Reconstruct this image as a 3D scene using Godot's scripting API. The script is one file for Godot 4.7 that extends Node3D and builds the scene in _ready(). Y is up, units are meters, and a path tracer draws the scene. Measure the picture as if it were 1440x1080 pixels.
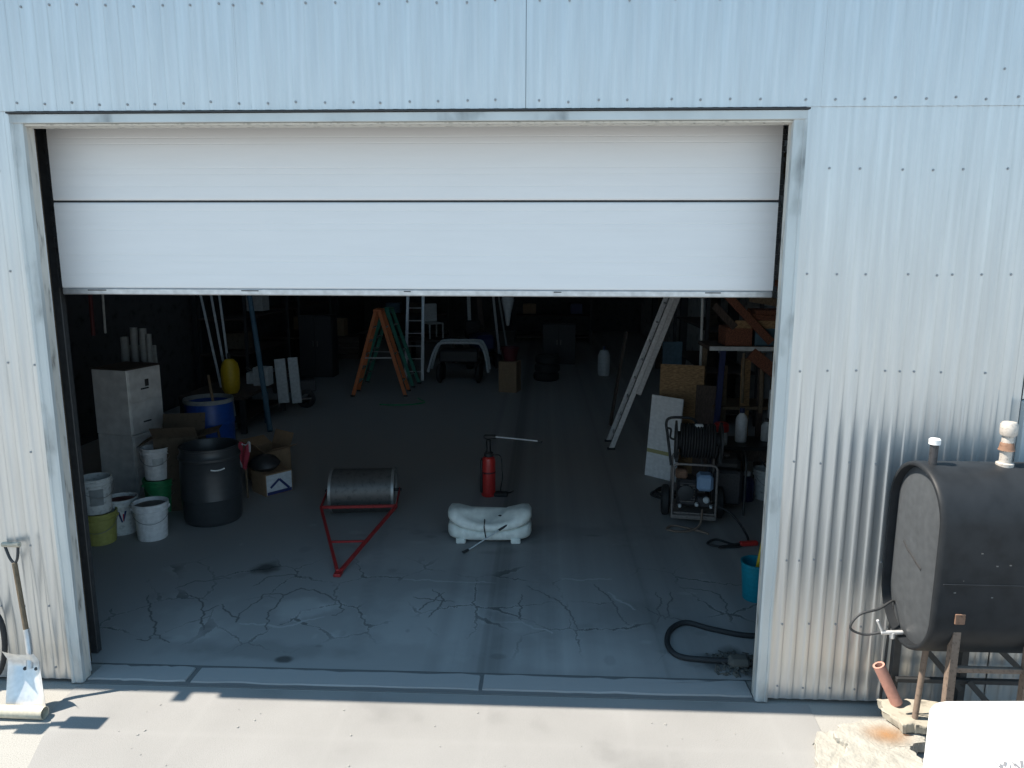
extends Node3D

var M := {}
var used := {}
var rng := RandomNumberGenerator.new()
var wob := FastNoiseLite.new()

# ---------------------------------------------------------------- naming
func numbered(parent: Node, called: String) -> String:
	var k := str(parent.get_instance_id()) + called
	used[k] = used.get(k, -1) + 1
	return called if used[k] == 0 else "%s_%03d" % [called, used[k]]

func thing(called: String, label: String, category: String, at := Vector3.ZERO, turn := 0.0, group := "") -> Node3D:
	var o := Node3D.new()
	o.name = numbered(self, called)
	add_child(o, true)
	o.position = at
	o.rotation.y = turn
	tag(o, label, category, group)
	return o

func tag(o: Node3D, label: String, category: String, group := "") -> Node3D:
	o.set_meta("label", label)
	o.set_meta("category", category)
	if group != "":
		o.set_meta("group", group)
	return o

func node(called: String, parent: Node) -> Node3D:
	var o := Node3D.new()
	o.name = numbered(parent, called)
	parent.add_child(o, true)
	return o

func put(called: String, what, material: Material, parent: Node = null, at := Transform3D.IDENTITY) -> MeshInstance3D:
	var p: Node = parent if parent else self
	var o := MeshInstance3D.new()
	o.name = numbered(p, called)
	if what is SurfaceTool:
		what.generate_normals()
		o.mesh = what.commit()
	else:
		o.mesh = what
	o.material_override = material
	o.transform = at
	p.add_child(o, true)
	return o

func dup(root: Node3D, at: Vector3, turn: float, label: String, group := "") -> Node3D:
	var r: Node3D = root.duplicate()
	r.name = numbered(self, String(root.name).rstrip("_0123456789"))
	add_child(r, true)
	r.position = at
	r.rotation.y = turn
	r.set_meta("label", label)
	if group != "":
		r.set_meta("group", group)
	return r

func setting(o: Node) -> Node:
	o.set_meta("kind", "structure")
	return o

# ---------------------------------------------------------------- shapes
func S() -> SurfaceTool:
	var st := SurfaceTool.new()
	st.begin(Mesh.PRIMITIVE_TRIANGLES)
	st.set_smooth_group(-1)
	return st

func tri(st: SurfaceTool, a: Vector3, b: Vector3, c: Vector3, out: Vector3) -> void:
	if (a - c).cross(a - b).dot(out) < 0.0:
		var t := b
		b = c
		c = t
	st.add_vertex(a)
	st.add_vertex(b)
	st.add_vertex(c)

func quad(st: SurfaceTool, a: Vector3, b: Vector3, c: Vector3, d: Vector3, out: Vector3) -> void:
	tri(st, a, b, c, out)
	tri(st, a, c, d, out)

func face(st: SurfaceTool, pts: Array, out: Vector3) -> void:
	for i in range(1, pts.size() - 1):
		tri(st, pts[0], pts[i], pts[i + 1], out)

# a box with chamfered edges
func box(st: SurfaceTool, at: Vector3, size: Vector3, c := 0.004, b := Basis.IDENTITY) -> void:
	st.set_smooth_group(-1)
	var h := size * 0.5
	c = min(c, min(h.x, min(h.y, h.z)) * 0.8)
	var i := h - Vector3.ONE * c
	var corner := {}
	for sx: int in [-1, 1]:
		for sy: int in [-1, 1]:
			for sz: int in [-1, 1]:
				var s := Vector3(sx, sy, sz)
				corner[s] = [at + b * (s * Vector3(h.x, i.y, i.z)), at + b * (s * Vector3(i.x, h.y, i.z)), at + b * (s * Vector3(i.x, i.y, h.z))]
				face(st, corner[s], b * s)
	for ax in 3:
		var u := (ax + 1) % 3
		var v := (ax + 2) % 3
		for s: int in [-1, 1]:
			var q := []
			for k in [[-1, -1], [1, -1], [1, 1], [-1, 1]]:
				var w := Vector3.ZERO
				w[ax] = s
				w[u] = k[0]
				w[v] = k[1]
				q.append(corner[w][ax])
			var n := Vector3.ZERO
			n[ax] = s
			face(st, q, b * n)
			for t: int in [-1, 1]:
				var w1 := Vector3.ZERO
				w1[u] = s
				w1[v] = t
				var w2 := w1
				w1[ax] = -1
				w2[ax] = 1
				var mid := w1 + w2
				face(st, [corner[w1][u], corner[w2][u], corner[w2][v], corner[w1][v]], b * mid)

func boxm(size: Vector3, c := 0.004, at := Vector3.ZERO) -> SurfaceTool:
	var st := S()
	box(st, at, size, c)
	return st

# a bar of rectangular section from a to b
func bar(st: SurfaceTool, a: Vector3, b: Vector3, w: float, t: float, up := Vector3.UP, c := 0.003) -> void:
	var z := (b - a).normalized()
	if absf(z.dot(up)) > 0.95:
		up = Vector3.RIGHT if absf(z.x) < 0.9 else Vector3.BACK
	var x := up.cross(z).normalized()
	box(st, (a + b) * 0.5, Vector3(w, t, a.distance_to(b)), c, Basis(x, z.cross(x), z))

func lathe(st: SurfaceTool, prof: Array, n := 28, x := Transform3D.IDENTITY) -> void:
	var grp := 1
	for k in prof.size() - 1:
		var p: Vector2 = prof[k]
		var q: Vector2 = prof[k + 1]
		if k > 0:
			var o: Vector2 = prof[k - 1]
			if absf((p - o).angle_to(q - p)) > 0.6:
				grp += 1
		st.set_smooth_group(grp)
		var nn := Vector2(q.y - p.y, p.x - q.x)
		for i in n:
			var a0 := TAU * i / n
			var a1 := TAU * (i + 1) / n
			if i == n - 1:
				a1 = 0.0
			var am := TAU * (i + 0.5) / n
			var out := x.basis * Vector3(cos(am) * nn.x, nn.y, sin(am) * nn.x)
			var A := x * Vector3(cos(a0) * p.x, p.y, sin(a0) * p.x)
			var B := x * Vector3(cos(a1) * p.x, p.y, sin(a1) * p.x)
			var C := x * Vector3(cos(a1) * q.x, q.y, sin(a1) * q.x)
			var D := x * Vector3(cos(a0) * q.x, q.y, sin(a0) * q.x)
			if p.x > 1e-5:
				tri(st, A, B, C, out)
			if q.x > 1e-5:
				tri(st, A, C, D, out)

func lathed(prof: Array, n := 28, x := Transform3D.IDENTITY) -> SurfaceTool:
	var st := S()
	lathe(st, prof, n, x)
	return st

# an axis frame: y along d
func along(at: Vector3, d: Vector3) -> Transform3D:
	var y := d.normalized()
	var x := (Vector3.RIGHT if absf(y.x) < 0.8 else Vector3.BACK)
	x = (x - y * x.dot(y)).normalized()
	return Transform3D(Basis(x, y, x.cross(y)), at)

func rod(st: SurfaceTool, a: Vector3, b: Vector3, r: float, n := 12) -> void:
	var l := a.distance_to(b)
	var c := minf(r * 0.25, 0.004)
	lathe(st, [Vector2(0, 0), Vector2(r - c, 0), Vector2(r, c), Vector2(r, l - c), Vector2(r - c, l), Vector2(0, l)], n, along(a, b - a))

func smooth_path(pts: Array, closed := false, per := 6) -> Array:
	var out := []
	var n := pts.size()
	for i in (n if closed else n - 1):
		var p1: Vector3 = pts[i]
		var p2: Vector3 = pts[(i + 1) % n]
		var p0: Vector3 = pts[(i - 1 + n) % n] if (closed or i > 0) else p1 * 2 - p2
		var p3: Vector3 = pts[(i + 2) % n] if (closed or i + 2 < n) else p2 * 2 - p1
		for k in per:
			var t := float(k) / per
			out.append(0.5 * (2 * p1 + (p2 - p0) * t + (2 * p0 - 5 * p1 + 4 * p2 - p3) * t * t + (3 * p1 - p0 - 3 * p2 + p3) * t * t * t))
	if not closed:
		out.append(pts[n - 1])
	return out

func tube(st: SurfaceTool, pts: Array, r: float, n := 8, closed := false) -> void:
	st.set_smooth_group(1)
	var m := pts.size()
	var rings := []
	var side := Vector3.ZERO
	for i in m:
		var a: Vector3 = pts[(i - 1 + m) % m] if (closed or i > 0) else pts[i]
		var b: Vector3 = pts[(i + 1) % m] if (closed or i < m - 1) else pts[i]
		var d := (b - a).normalized()
		if side == Vector3.ZERO:
			side = d.cross(Vector3.UP if absf(d.y) < 0.9 else Vector3.RIGHT)
		side = (side - d * side.dot(d)).normalized()
		var up := d.cross(side)
		var ring := []
		for k in n:
			var t := TAU * k / n
			ring.append(pts[i] + (side * cos(t) + up * sin(t)) * r)
		rings.append(ring)
	for i in (m if closed else m - 1):
		var p: Array = rings[i]
		var q: Array = rings[(i + 1) % m]
		for k in n:
			var o: Vector3 = p[k] - pts[i] + p[(k + 1) % n] - pts[i]
			quad(st, p[k], p[(k + 1) % n], q[(k + 1) % n], q[k], o)
	if not closed:
		st.set_smooth_group(-1)
		face(st, rings[0], pts[0] - pts[1])
		face(st, rings[m - 1], pts[m - 1] - pts[m - 2])

func tubed(pts: Array, r: float, n := 8, closed := false) -> SurfaceTool:
	var st := S()
	tube(st, pts, r, n, closed)
	return st

# an outline in x, z raised from y0 to y1 with a small chamfer at the top
func slab(st: SurfaceTool, pts: Array, y0: float, y1: float, c := 0.01, tilt := Vector2.ZERO) -> void:
	st.set_smooth_group(-1)
	var mid := Vector2.ZERO
	for p in pts:
		mid += p
	mid /= pts.size()
	var lv := []
	for k in 3:
		var ring := []
		for p in pts:
			var q: Vector2 = p if k < 2 else p + (mid - p).normalized() * c
			var y: float = [y0, y1 - c, y1][k]
			ring.append(Vector3(q.x, y + (0.0 if k == 0 else (q - mid).dot(tilt)), q.y))
		lv.append(ring)
	var n := pts.size()
	for k in 2:
		for i in n:
			var j := (i + 1) % n
			var o: Vector3 = (lv[k][i] + lv[k][j]) * 0.5 - Vector3(mid.x, y0, mid.y)
			quad(st, lv[k][i], lv[k][j], lv[k + 1][j], lv[k + 1][i], Vector3(o.x, 0.3 if k == 1 else 0.0, o.z))
	for i in n:
		tri(st, lv[2][i], lv[2][(i + 1) % n], Vector3(mid.x, y1, mid.y), Vector3.UP)
		tri(st, lv[0][i], lv[0][(i + 1) % n], Vector3(mid.x, y0, mid.y), Vector3.DOWN)

# a broken stone: an outline in x, z made ragged, with an uneven top and sides drawn in by taper towards the base
func rough_stone(st: SurfaceTool, pts: Array, y0: float, y1: float, taper: float, key: float) -> void:
	var o := []
	for i in pts.size():
		var p: Vector2 = pts[i]
		var q: Vector2 = pts[(i + 1) % pts.size()]
		var nrm := (q - p).orthogonal().normalized()
		for k in 8:
			var t := k / 8.0
			var w := p.lerp(q, t)
			o.append(w + nrm * (wob.get_noise_2d(w.x * 900.0 + key * 50.0, w.y * 900.0) * 0.022 + wob.get_noise_2d(w.x * 4000.0, w.y * 4000.0 + key * 9.0) * 0.012))
	var mid := Vector2.ZERO
	for p in o:
		mid += p
	mid /= o.size()
	var lv := []
	var prof := [[0.0, 1.0 - taper], [0.35, 1.0 - taper * 0.6], [0.7, 1.0 - taper * 0.2], [0.92, 1.0], [1.0, 0.975], [1.0, 0.75], [1.0, 0.45], [1.0, 0.15]]
	for j in prof.size():
		var ring := []
		for p in o:
			var w: Vector2 = mid + (p - mid) * (prof[j][1] + (wob.get_noise_3d(p.x * 1500.0, p.y * 1500.0, j * 90.0) * 0.05 if j in [1, 2, 3] else 0.0))
			var y: float = lerpf(y0, y1, prof[j][0])
			if j > 2:
				y += wob.get_noise_2d(w.x * 700.0, w.y * 700.0 + key * 30.0) * 0.012 - 0.004
			ring.append(Vector3(w.x, y, w.y))
		lv.append(ring)
	var c := Vector3(mid.x, (y0 + y1) * 0.5, mid.y)
	for j in prof.size() - 1:
		st.set_smooth_group(-1 if j < 4 else 3)
		for i in o.size():
			var k := (i + 1) % o.size()
			var a: Vector3 = lv[j][i]
			quad(st, a, lv[j][k], lv[j + 1][k], lv[j + 1][i], Vector3.UP if j > 3 else Vector3(a.x - c.x, 0.05, a.z - c.z))
	st.set_smooth_group(3)
	for i in o.size():
		tri(st, lv[prof.size() - 1][i], lv[prof.size() - 1][(i + 1) % o.size()], Vector3(mid.x, y1, mid.y), Vector3.UP)

# ---------------------------------------------------------------- materials
func noise_tex(seed_: int, freq: float, low: float, high: float, octaves := 5, size := 512, kind := FastNoiseLite.TYPE_SIMPLEX_SMOOTH, mids := []) -> NoiseTexture2D:
	var n := FastNoiseLite.new()
	n.seed = seed_
	n.noise_type = kind
	n.frequency = freq
	n.fractal_octaves = octaves
	var t := NoiseTexture2D.new()
	t.width = size
	t.height = size
	t.seamless = true
	t.noise = n
	var g := Gradient.new()
	g.set_color(0, Color(low, low, low))
	g.set_color(1, Color(high, high, high))
	for m in mids:
		g.add_point(m[0], Color(m[1], m[1], m[1]))
	t.color_ramp = g
	return t

func mat(name_: String, c: Color, rough := 0.6, metal := 0.0, tex: Texture2D = null, scale_ := Vector3(1, 1, 1), rtex: Texture2D = null) -> StandardMaterial3D:
	var m := StandardMaterial3D.new()
	m.resource_name = name_
	m.albedo_color = Color(c.r, c.g, c.b).linear_to_srgb()
	m.roughness = rough
	m.metallic = metal
	if tex:
		m.albedo_texture = tex
		m.uv1_triplanar = true
		m.uv1_world_triplanar = true
		m.uv1_scale = scale_
	if rtex:
		m.roughness_texture = rtex
	M[name_] = m
	return m

func materials() -> void:
	var grime := noise_tex(3, 0.012, 0.84, 1.0, 6)
	var grime2 := noise_tex(8, 0.012, 0.55, 1.0, 6, 512, FastNoiseLite.TYPE_SIMPLEX_SMOOTH, [[0.2, 0.82], [0.36, 0.94]])
	var grain := noise_tex(11, 0.22, 0.55, 1.0, 4)
	var streak := noise_tex(15, 0.03, 0.90, 1.0, 5)
	var ground_t := noise_tex(21, 0.16, 0.50, 1.0, 3, 1024, FastNoiseLite.TYPE_SIMPLEX_SMOOTH, [[0.22, 0.80], [0.45, 0.92], [0.8, 0.97]])
	var wood_t := noise_tex(31, 0.03, 0.5, 1.0, 5)
	var blotch := noise_tex(41, 0.008, 0.86, 1.0, 6, 1024, FastNoiseLite.TYPE_SIMPLEX_SMOOTH, [[0.3, 0.95]])
	var fleck := noise_tex(43, 0.5, 0.72, 1.0, 2, 1024)
	# cladding: galvanised sheet, weathered in vertical streaks
	var w := mat("cladding", Color(0.635, 0.645, 0.645), 0.40, 0.72, streak, Vector3(1.1, 0.05, 1.1))
	w.roughness_texture = noise_tex(17, 0.02, 0.75, 1.0, 4)
	mat("trim", Color(0.54, 0.57, 0.57), 0.5, 0.2, grime2, Vector3(0.37, 0.21, 0.37))
	mat("trim_cream", Color(0.62, 0.60, 0.55), 0.6, 0.0, grime2, Vector3(2.5, 0.6, 2.5))
	mat("door", Color(0.70, 0.70, 0.705), 0.38, 0.0, noise_tex(19, 0.02, 0.985, 1.0, 4), Vector3(0.12, 1.2, 0.12))
	mat("alu", Color(0.62, 0.63, 0.64), 0.42, 0.75, grime, Vector3(2, 2, 2))
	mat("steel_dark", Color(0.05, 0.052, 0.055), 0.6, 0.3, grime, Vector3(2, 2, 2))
	mat("screw", Color(0.30, 0.31, 0.32), 0.6, 0.3)
	mat("rubber", Color(0.02, 0.021, 0.023), 0.75, 0.0, grime, Vector3(4, 4, 4))
	mat("seal", Color(0.30, 0.33, 0.36), 0.8, 0.0, grime, Vector3(6, 6, 6))
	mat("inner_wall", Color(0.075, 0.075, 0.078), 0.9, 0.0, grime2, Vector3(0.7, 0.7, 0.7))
	mat("tube_grey", Color(0.30, 0.33, 0.34), 0.6, 0.0, grime, Vector3(2, 2, 2))
	mat("clear_glass", Color(0.9, 0.95, 0.95), 0.0, 0.0)
	M.clear_glass.transparency = BaseMaterial3D.TRANSPARENCY_ALPHA
	M.clear_glass.albedo_color.a = 0.08
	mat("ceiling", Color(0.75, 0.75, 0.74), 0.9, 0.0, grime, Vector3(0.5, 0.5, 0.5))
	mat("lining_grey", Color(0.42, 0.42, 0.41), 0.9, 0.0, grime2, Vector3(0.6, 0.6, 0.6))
	mat("inner_wood", Color(0.10, 0.07, 0.045), 0.85, 0.0, wood_t, Vector3(0.3, 3, 3))
	mat("roof", Color(0.4, 0.42, 0.44), 0.5, 0.6, grime, Vector3(0.5, 0.5, 0.5))
	mat("asphalt", Color(0.33, 0.327, 0.322), 0.92, 0.0, ground_t, Vector3(1.1, 1.1, 1.1))
	M.asphalt.detail_enabled = true
	M.asphalt.detail_blend_mode = BaseMaterial3D.BLEND_MODE_MUL
	M.asphalt.detail_albedo = blotch
	M.asphalt.detail_uv_layer = BaseMaterial3D.DETAIL_UV_2
	M.asphalt.uv2_triplanar = true
	M.asphalt.uv2_world_triplanar = true
	M.asphalt.uv2_scale = Vector3(0.12, 0.12, 0.12)
	M.asphalt.heightmap_enabled = true
	M.asphalt.heightmap_texture = noise_tex(22, 0.4, 0.0, 1.0, 4, 1024)
	M.asphalt.heightmap_scale = 0.2
	mat("concrete_pale", Color(0.36, 0.353, 0.333), 0.9, 0.0, ground_t, Vector3(0.8, 0.8, 0.8))
	mat("threshold", Color(0.36, 0.36, 0.36), 0.9, 0.0, ground_t, Vector3(2.5, 2.5, 2.5))
	M.threshold.heightmap_enabled = true
	M.threshold.heightmap_texture = noise_tex(23, 0.15, 0.0, 1.0, 5, 512)
	M.threshold.heightmap_scale = 0.10
	mat("stone", Color(0.39, 0.375, 0.335), 0.9, 0.0, grime, Vector3(1.5, 1.5, 1.5))
	M.stone.heightmap_enabled = true
	M.stone.heightmap_texture = noise_tex(24, 0.05, 0.0, 1.0, 6, 512)
	M.stone.heightmap_scale = 0.4
	mat("stone_tan", Color(0.38, 0.35, 0.29), 0.9, 0.0, grime2, Vector3(1.5, 1.5, 1.5))
	mat("brick_red", Color(0.55, 0.28, 0.22), 0.9, 0.0, grime, Vector3(4, 4, 4))
	mat("tank_black", Color(0.022, 0.0245, 0.028), 0.48, 0.0, noise_tex(51, 0.012, 0.8, 1.0, 4, 512, FastNoiseLite.TYPE_SIMPLEX_SMOOTH, [[0.5, 0.94]]), Vector3(1.2, 1.2, 1.2))
	M.tank_black.metallic_specular = 0.3
	mat("tank_end", Color(0.064, 0.070, 0.077), 0.5, 0.0, grime, Vector3(2.2, 2.2, 2.2))
	mat("scrape", Color(0.03, 0.03, 0.032), 0.8)
	mat("chip_pale", Color(0.11, 0.11, 0.11), 0.8)
	mat("rust", Color(0.23, 0.13, 0.085), 0.85, 0.1, grime2, Vector3(5, 5, 5))
	mat("rusty_pale", Color(0.22, 0.165, 0.13), 0.8, 0.2, grime2, Vector3(6, 6, 6))
	mat("pipe_pale", Color(0.55, 0.50, 0.45), 0.6, 0.3, grime2, Vector3(8, 8, 8))
	mat("white_gloss", Color(0.86, 0.86, 0.85), 0.4, 0.0, grime, Vector3(0.3, 0.3, 0.3))
	mat("print_grey", Color(0.16, 0.16, 0.17), 0.7)
	mat("wood_grey", Color(0.26, 0.19, 0.12), 0.8, 0.0, wood_t, Vector3(8, 1, 8))
	mat("wood_pale", Color(0.70, 0.64, 0.52), 0.7, 0.0, wood_t, Vector3(0.6, 6, 6))
	mat("pvc_cream", Color(0.62, 0.56, 0.44), 0.5, 0.0, grime, Vector3(4, 4, 4))
	mat("alu_bright", Color(0.80, 0.80, 0.80), 0.35, 0.55, grime, Vector3(3, 3, 3))
	mat("plastic_white", Color(0.84, 0.85, 0.86), 0.45, 0.0, grime, Vector3(2.5, 2.5, 2.5))
	mat("plastic_dirty", Color(0.66, 0.69, 0.69), 0.5, 0.0, grime2, Vector3(3, 3, 3))
	mat("plastic_yellow", Color(0.42, 0.41, 0.12), 0.5, 0.0, grime, Vector3(3, 3, 3))
	mat("plastic_green", Color(0.03, 0.28, 0.11), 0.45, 0.0, grime, Vector3(3, 3, 3))
	mat("plastic_black", Color(0.022, 0.023, 0.025), 0.5, 0.0, grime, Vector3(3, 3, 3))
	mat("barrel_black", Color(0.045, 0.05, 0.055), 0.42, 0.0, grime, Vector3(2, 2, 2))
	mat("plastic_blue", Color(0.015, 0.09, 0.42), 0.4, 0.0, grime, Vector3(2, 2, 2))
	mat("plastic_teal", Color(0.0, 0.22, 0.30), 0.45, 0.0, grime, Vector3(4, 4, 4))
	mat("wire", Color(0.25, 0.26, 0.27), 0.4, 0.8)
	mat("maroon", Color(0.10, 0.015, 0.02), 0.6, 0.0, grime2, Vector3(6, 6, 6))
	mat("murky", Color(0.02, 0.017, 0.014), 0.4, 0.0, grime2, Vector3(6, 6, 6))
	mat("print_blue", Color(0.02, 0.03, 0.12), 0.5)
	mat("print_red", Color(0.42, 0.02, 0.03), 0.5)
	mat("cabinet", Color(0.86, 0.87, 0.87), 0.45, 0.1, grime, Vector3(0.9, 0.9, 0.9))
	mat("cabinet_top", Color(0.07, 0.055, 0.05), 0.8, 0.0, grime2, Vector3(2, 2, 2))
	mat("cardboard", Color(0.30, 0.20, 0.12), 0.9, 0.0, grime, Vector3(2, 2, 2))
	mat("cardboard_dark", Color(0.11, 0.085, 0.06), 0.9, 0.0, grime2, Vector3(2, 2, 2))
	mat("paper_white", Color(0.62, 0.66, 0.70), 0.8, 0.0, grime, Vector3(3, 3, 3))
	mat("cloth_red", Color(0.42, 0.05, 0.08), 0.9, 0.0, grime2, Vector3(8, 8, 8))
	mat("red_paint", Color(0.36, 0.025, 0.025), 0.45, 0.0, grime2, Vector3(4, 4, 4))
	mat("sprayer_red", Color(0.55, 0.035, 0.03), 0.35, 0.0, grime, Vector3(4, 4, 4))
	mat("drum_steel", Color(0.13, 0.125, 0.12), 0.5, 0.5, grime2, Vector3(2.2, 2.2, 2.2))
	mat("drum_rim", Color(0.34, 0.34, 0.33), 0.45, 0.6, grime, Vector3(4, 4, 4))
	mat("tank_cream", Color(0.80, 0.82, 0.76), 0.5, 0.0, grime, Vector3(1.6, 1.6, 1.6))
	mat("fibre_orange", Color(0.62, 0.17, 0.05), 0.5, 0.0, grime, Vector3(4, 4, 4))
	mat("fibre_green", Color(0.05, 0.26, 0.18), 0.5, 0.0, grime, Vector3(4, 4, 4))
	mat("plywood", Color(0.50, 0.31, 0.15), 0.8, 0.0, wood_t, Vector3(0.9, 4, 0.9))
	mat("board_brown", Color(0.12, 0.085, 0.07), 0.8, 0.0, wood_t, Vector3(4, 0.7, 4))
	mat("panel_teal", Color(0.08, 0.16, 0.22), 0.6, 0.0, grime, Vector3(2, 2, 2))
	mat("redwood", Color(0.30, 0.11, 0.06), 0.8, 0.0, wood_t, Vector3(3, 3, 0.6))
	mat("frame_grey", Color(0.22, 0.20, 0.19), 0.5, 0.5, grime2, Vector3(5, 5, 5))
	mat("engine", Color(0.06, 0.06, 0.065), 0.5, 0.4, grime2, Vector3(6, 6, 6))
	mat("label_blue", Color(0.22, 0.33, 0.48), 0.5)
	mat("navy", Color(0.015, 0.025, 0.10), 0.5, 0.0, grime, Vector3(4, 4, 4))
	mat("yellow", Color(0.62, 0.42, 0.02), 0.45, 0.0, grime, Vector3(3, 3, 3))
	mat("pale_grey", Color(0.58, 0.61, 0.62), 0.6, 0.0, grime, Vector3(2, 2, 2))
	mat("stain_yellow", Color(0.36, 0.34, 0.16), 0.7)
	mat("joint_grey", Color(0.17, 0.17, 0.17), 0.95, 0.0, ground_t, Vector3(1, 1, 1))
	mat("debris", Color(0.09, 0.085, 0.075), 0.95)
	mat("rust_stain", Color(0.55, 0.38, 0.20), 0.9)
	mat("glass", Color(0.03, 0.04, 0.05), 0.08, 0.0)

# ---------------------------------------------------------------- building
const PITCH := 0.084
const DEEP := 0.0046
func wave(x: float) -> float:
	var u := fposmod(x / PITCH, 1.0)
	if u < 0.5:
		return -DEEP
	if u < 0.6:
		return -DEEP * (1.0 - (u - 0.5) / 0.1)
	if u < 0.88:
		return 0.0
	return -DEEP * (u - 0.88) / 0.12

func sheet(parent: Node, x0: float, x1: float, y0: float, y1: float, zoff := 0.0) -> MeshInstance3D:
	var st := S()
	var xs := [x0]
	var k0 := int(floor(x0 / PITCH))
	while k0 * PITCH < x1:
		for u in [0.0, 0.25, 0.5, 0.51, 0.59, 0.6, 0.74, 0.88, 0.89, 0.99]:
			var xx: float = (k0 + u) * PITCH
			if xx > x0 + 0.001 and xx < x1 - 0.001:
				xs.append(xx)
		k0 += 1
	xs.append(x1)
	var nx := xs.size() - 1
	var ny := int(ceil((y1 - y0) / 0.28))
	var f := []
	for j in ny + 1:
		var row := []
		for i in nx + 1:
			var x: float = xs[i]
			var y := y0 + (y1 - y0) * j / ny
			var bulge := wob.get_noise_3d(x * 60.0, y * 45.0, zoff * 500.0) * 0.0011
			row.append(Vector3(x, y, wave(x) + zoff + bulge))
		f.append(row)
	st.set_smooth_group(1)
	for j in ny:
		for i in nx:
			quad(st, f[j][i], f[j][i + 1], f[j + 1][i + 1], f[j + 1][i], Vector3.BACK)
	st.set_smooth_group(2)
	var d := Vector3(0, 0, -0.002)
	for j in ny:
		for i in nx:
			quad(st, f[j][i] + d, f[j][i + 1] + d, f[j + 1][i + 1] + d, f[j + 1][i] + d, Vector3.FORWARD)
	st.set_smooth_group(-1)
	for i in nx:
		quad(st, f[0][i], f[0][i + 1], f[0][i + 1] + d, f[0][i] + d, Vector3.DOWN)
	for j in ny:
		quad(st, f[j][0], f[j + 1][0], f[j + 1][0] + d, f[j][0] + d, Vector3.LEFT)
		quad(st, f[j][nx], f[j + 1][nx], f[j + 1][nx] + d, f[j][nx] + d, Vector3.RIGHT)
	return put("cladding_sheet", st, M.cladding, parent)

var screw_mesh: Mesh
func screw(parent: Node, x: float, y: float, zoff := 0.0) -> void:
	var k := roundf(x / PITCH - 0.74)
	var xr := (k + 0.74) * PITCH + rng.randf_range(-0.006, 0.006)
	put("screw", screw_mesh, M.screw, parent, Transform3D(Basis(Vector3.RIGHT, PI / 2).rotated(Vector3.BACK, rng.randf() * 3.0), Vector3(xr, y + rng.randf_range(-0.008, 0.008), 0.002 + zoff)))

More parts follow.
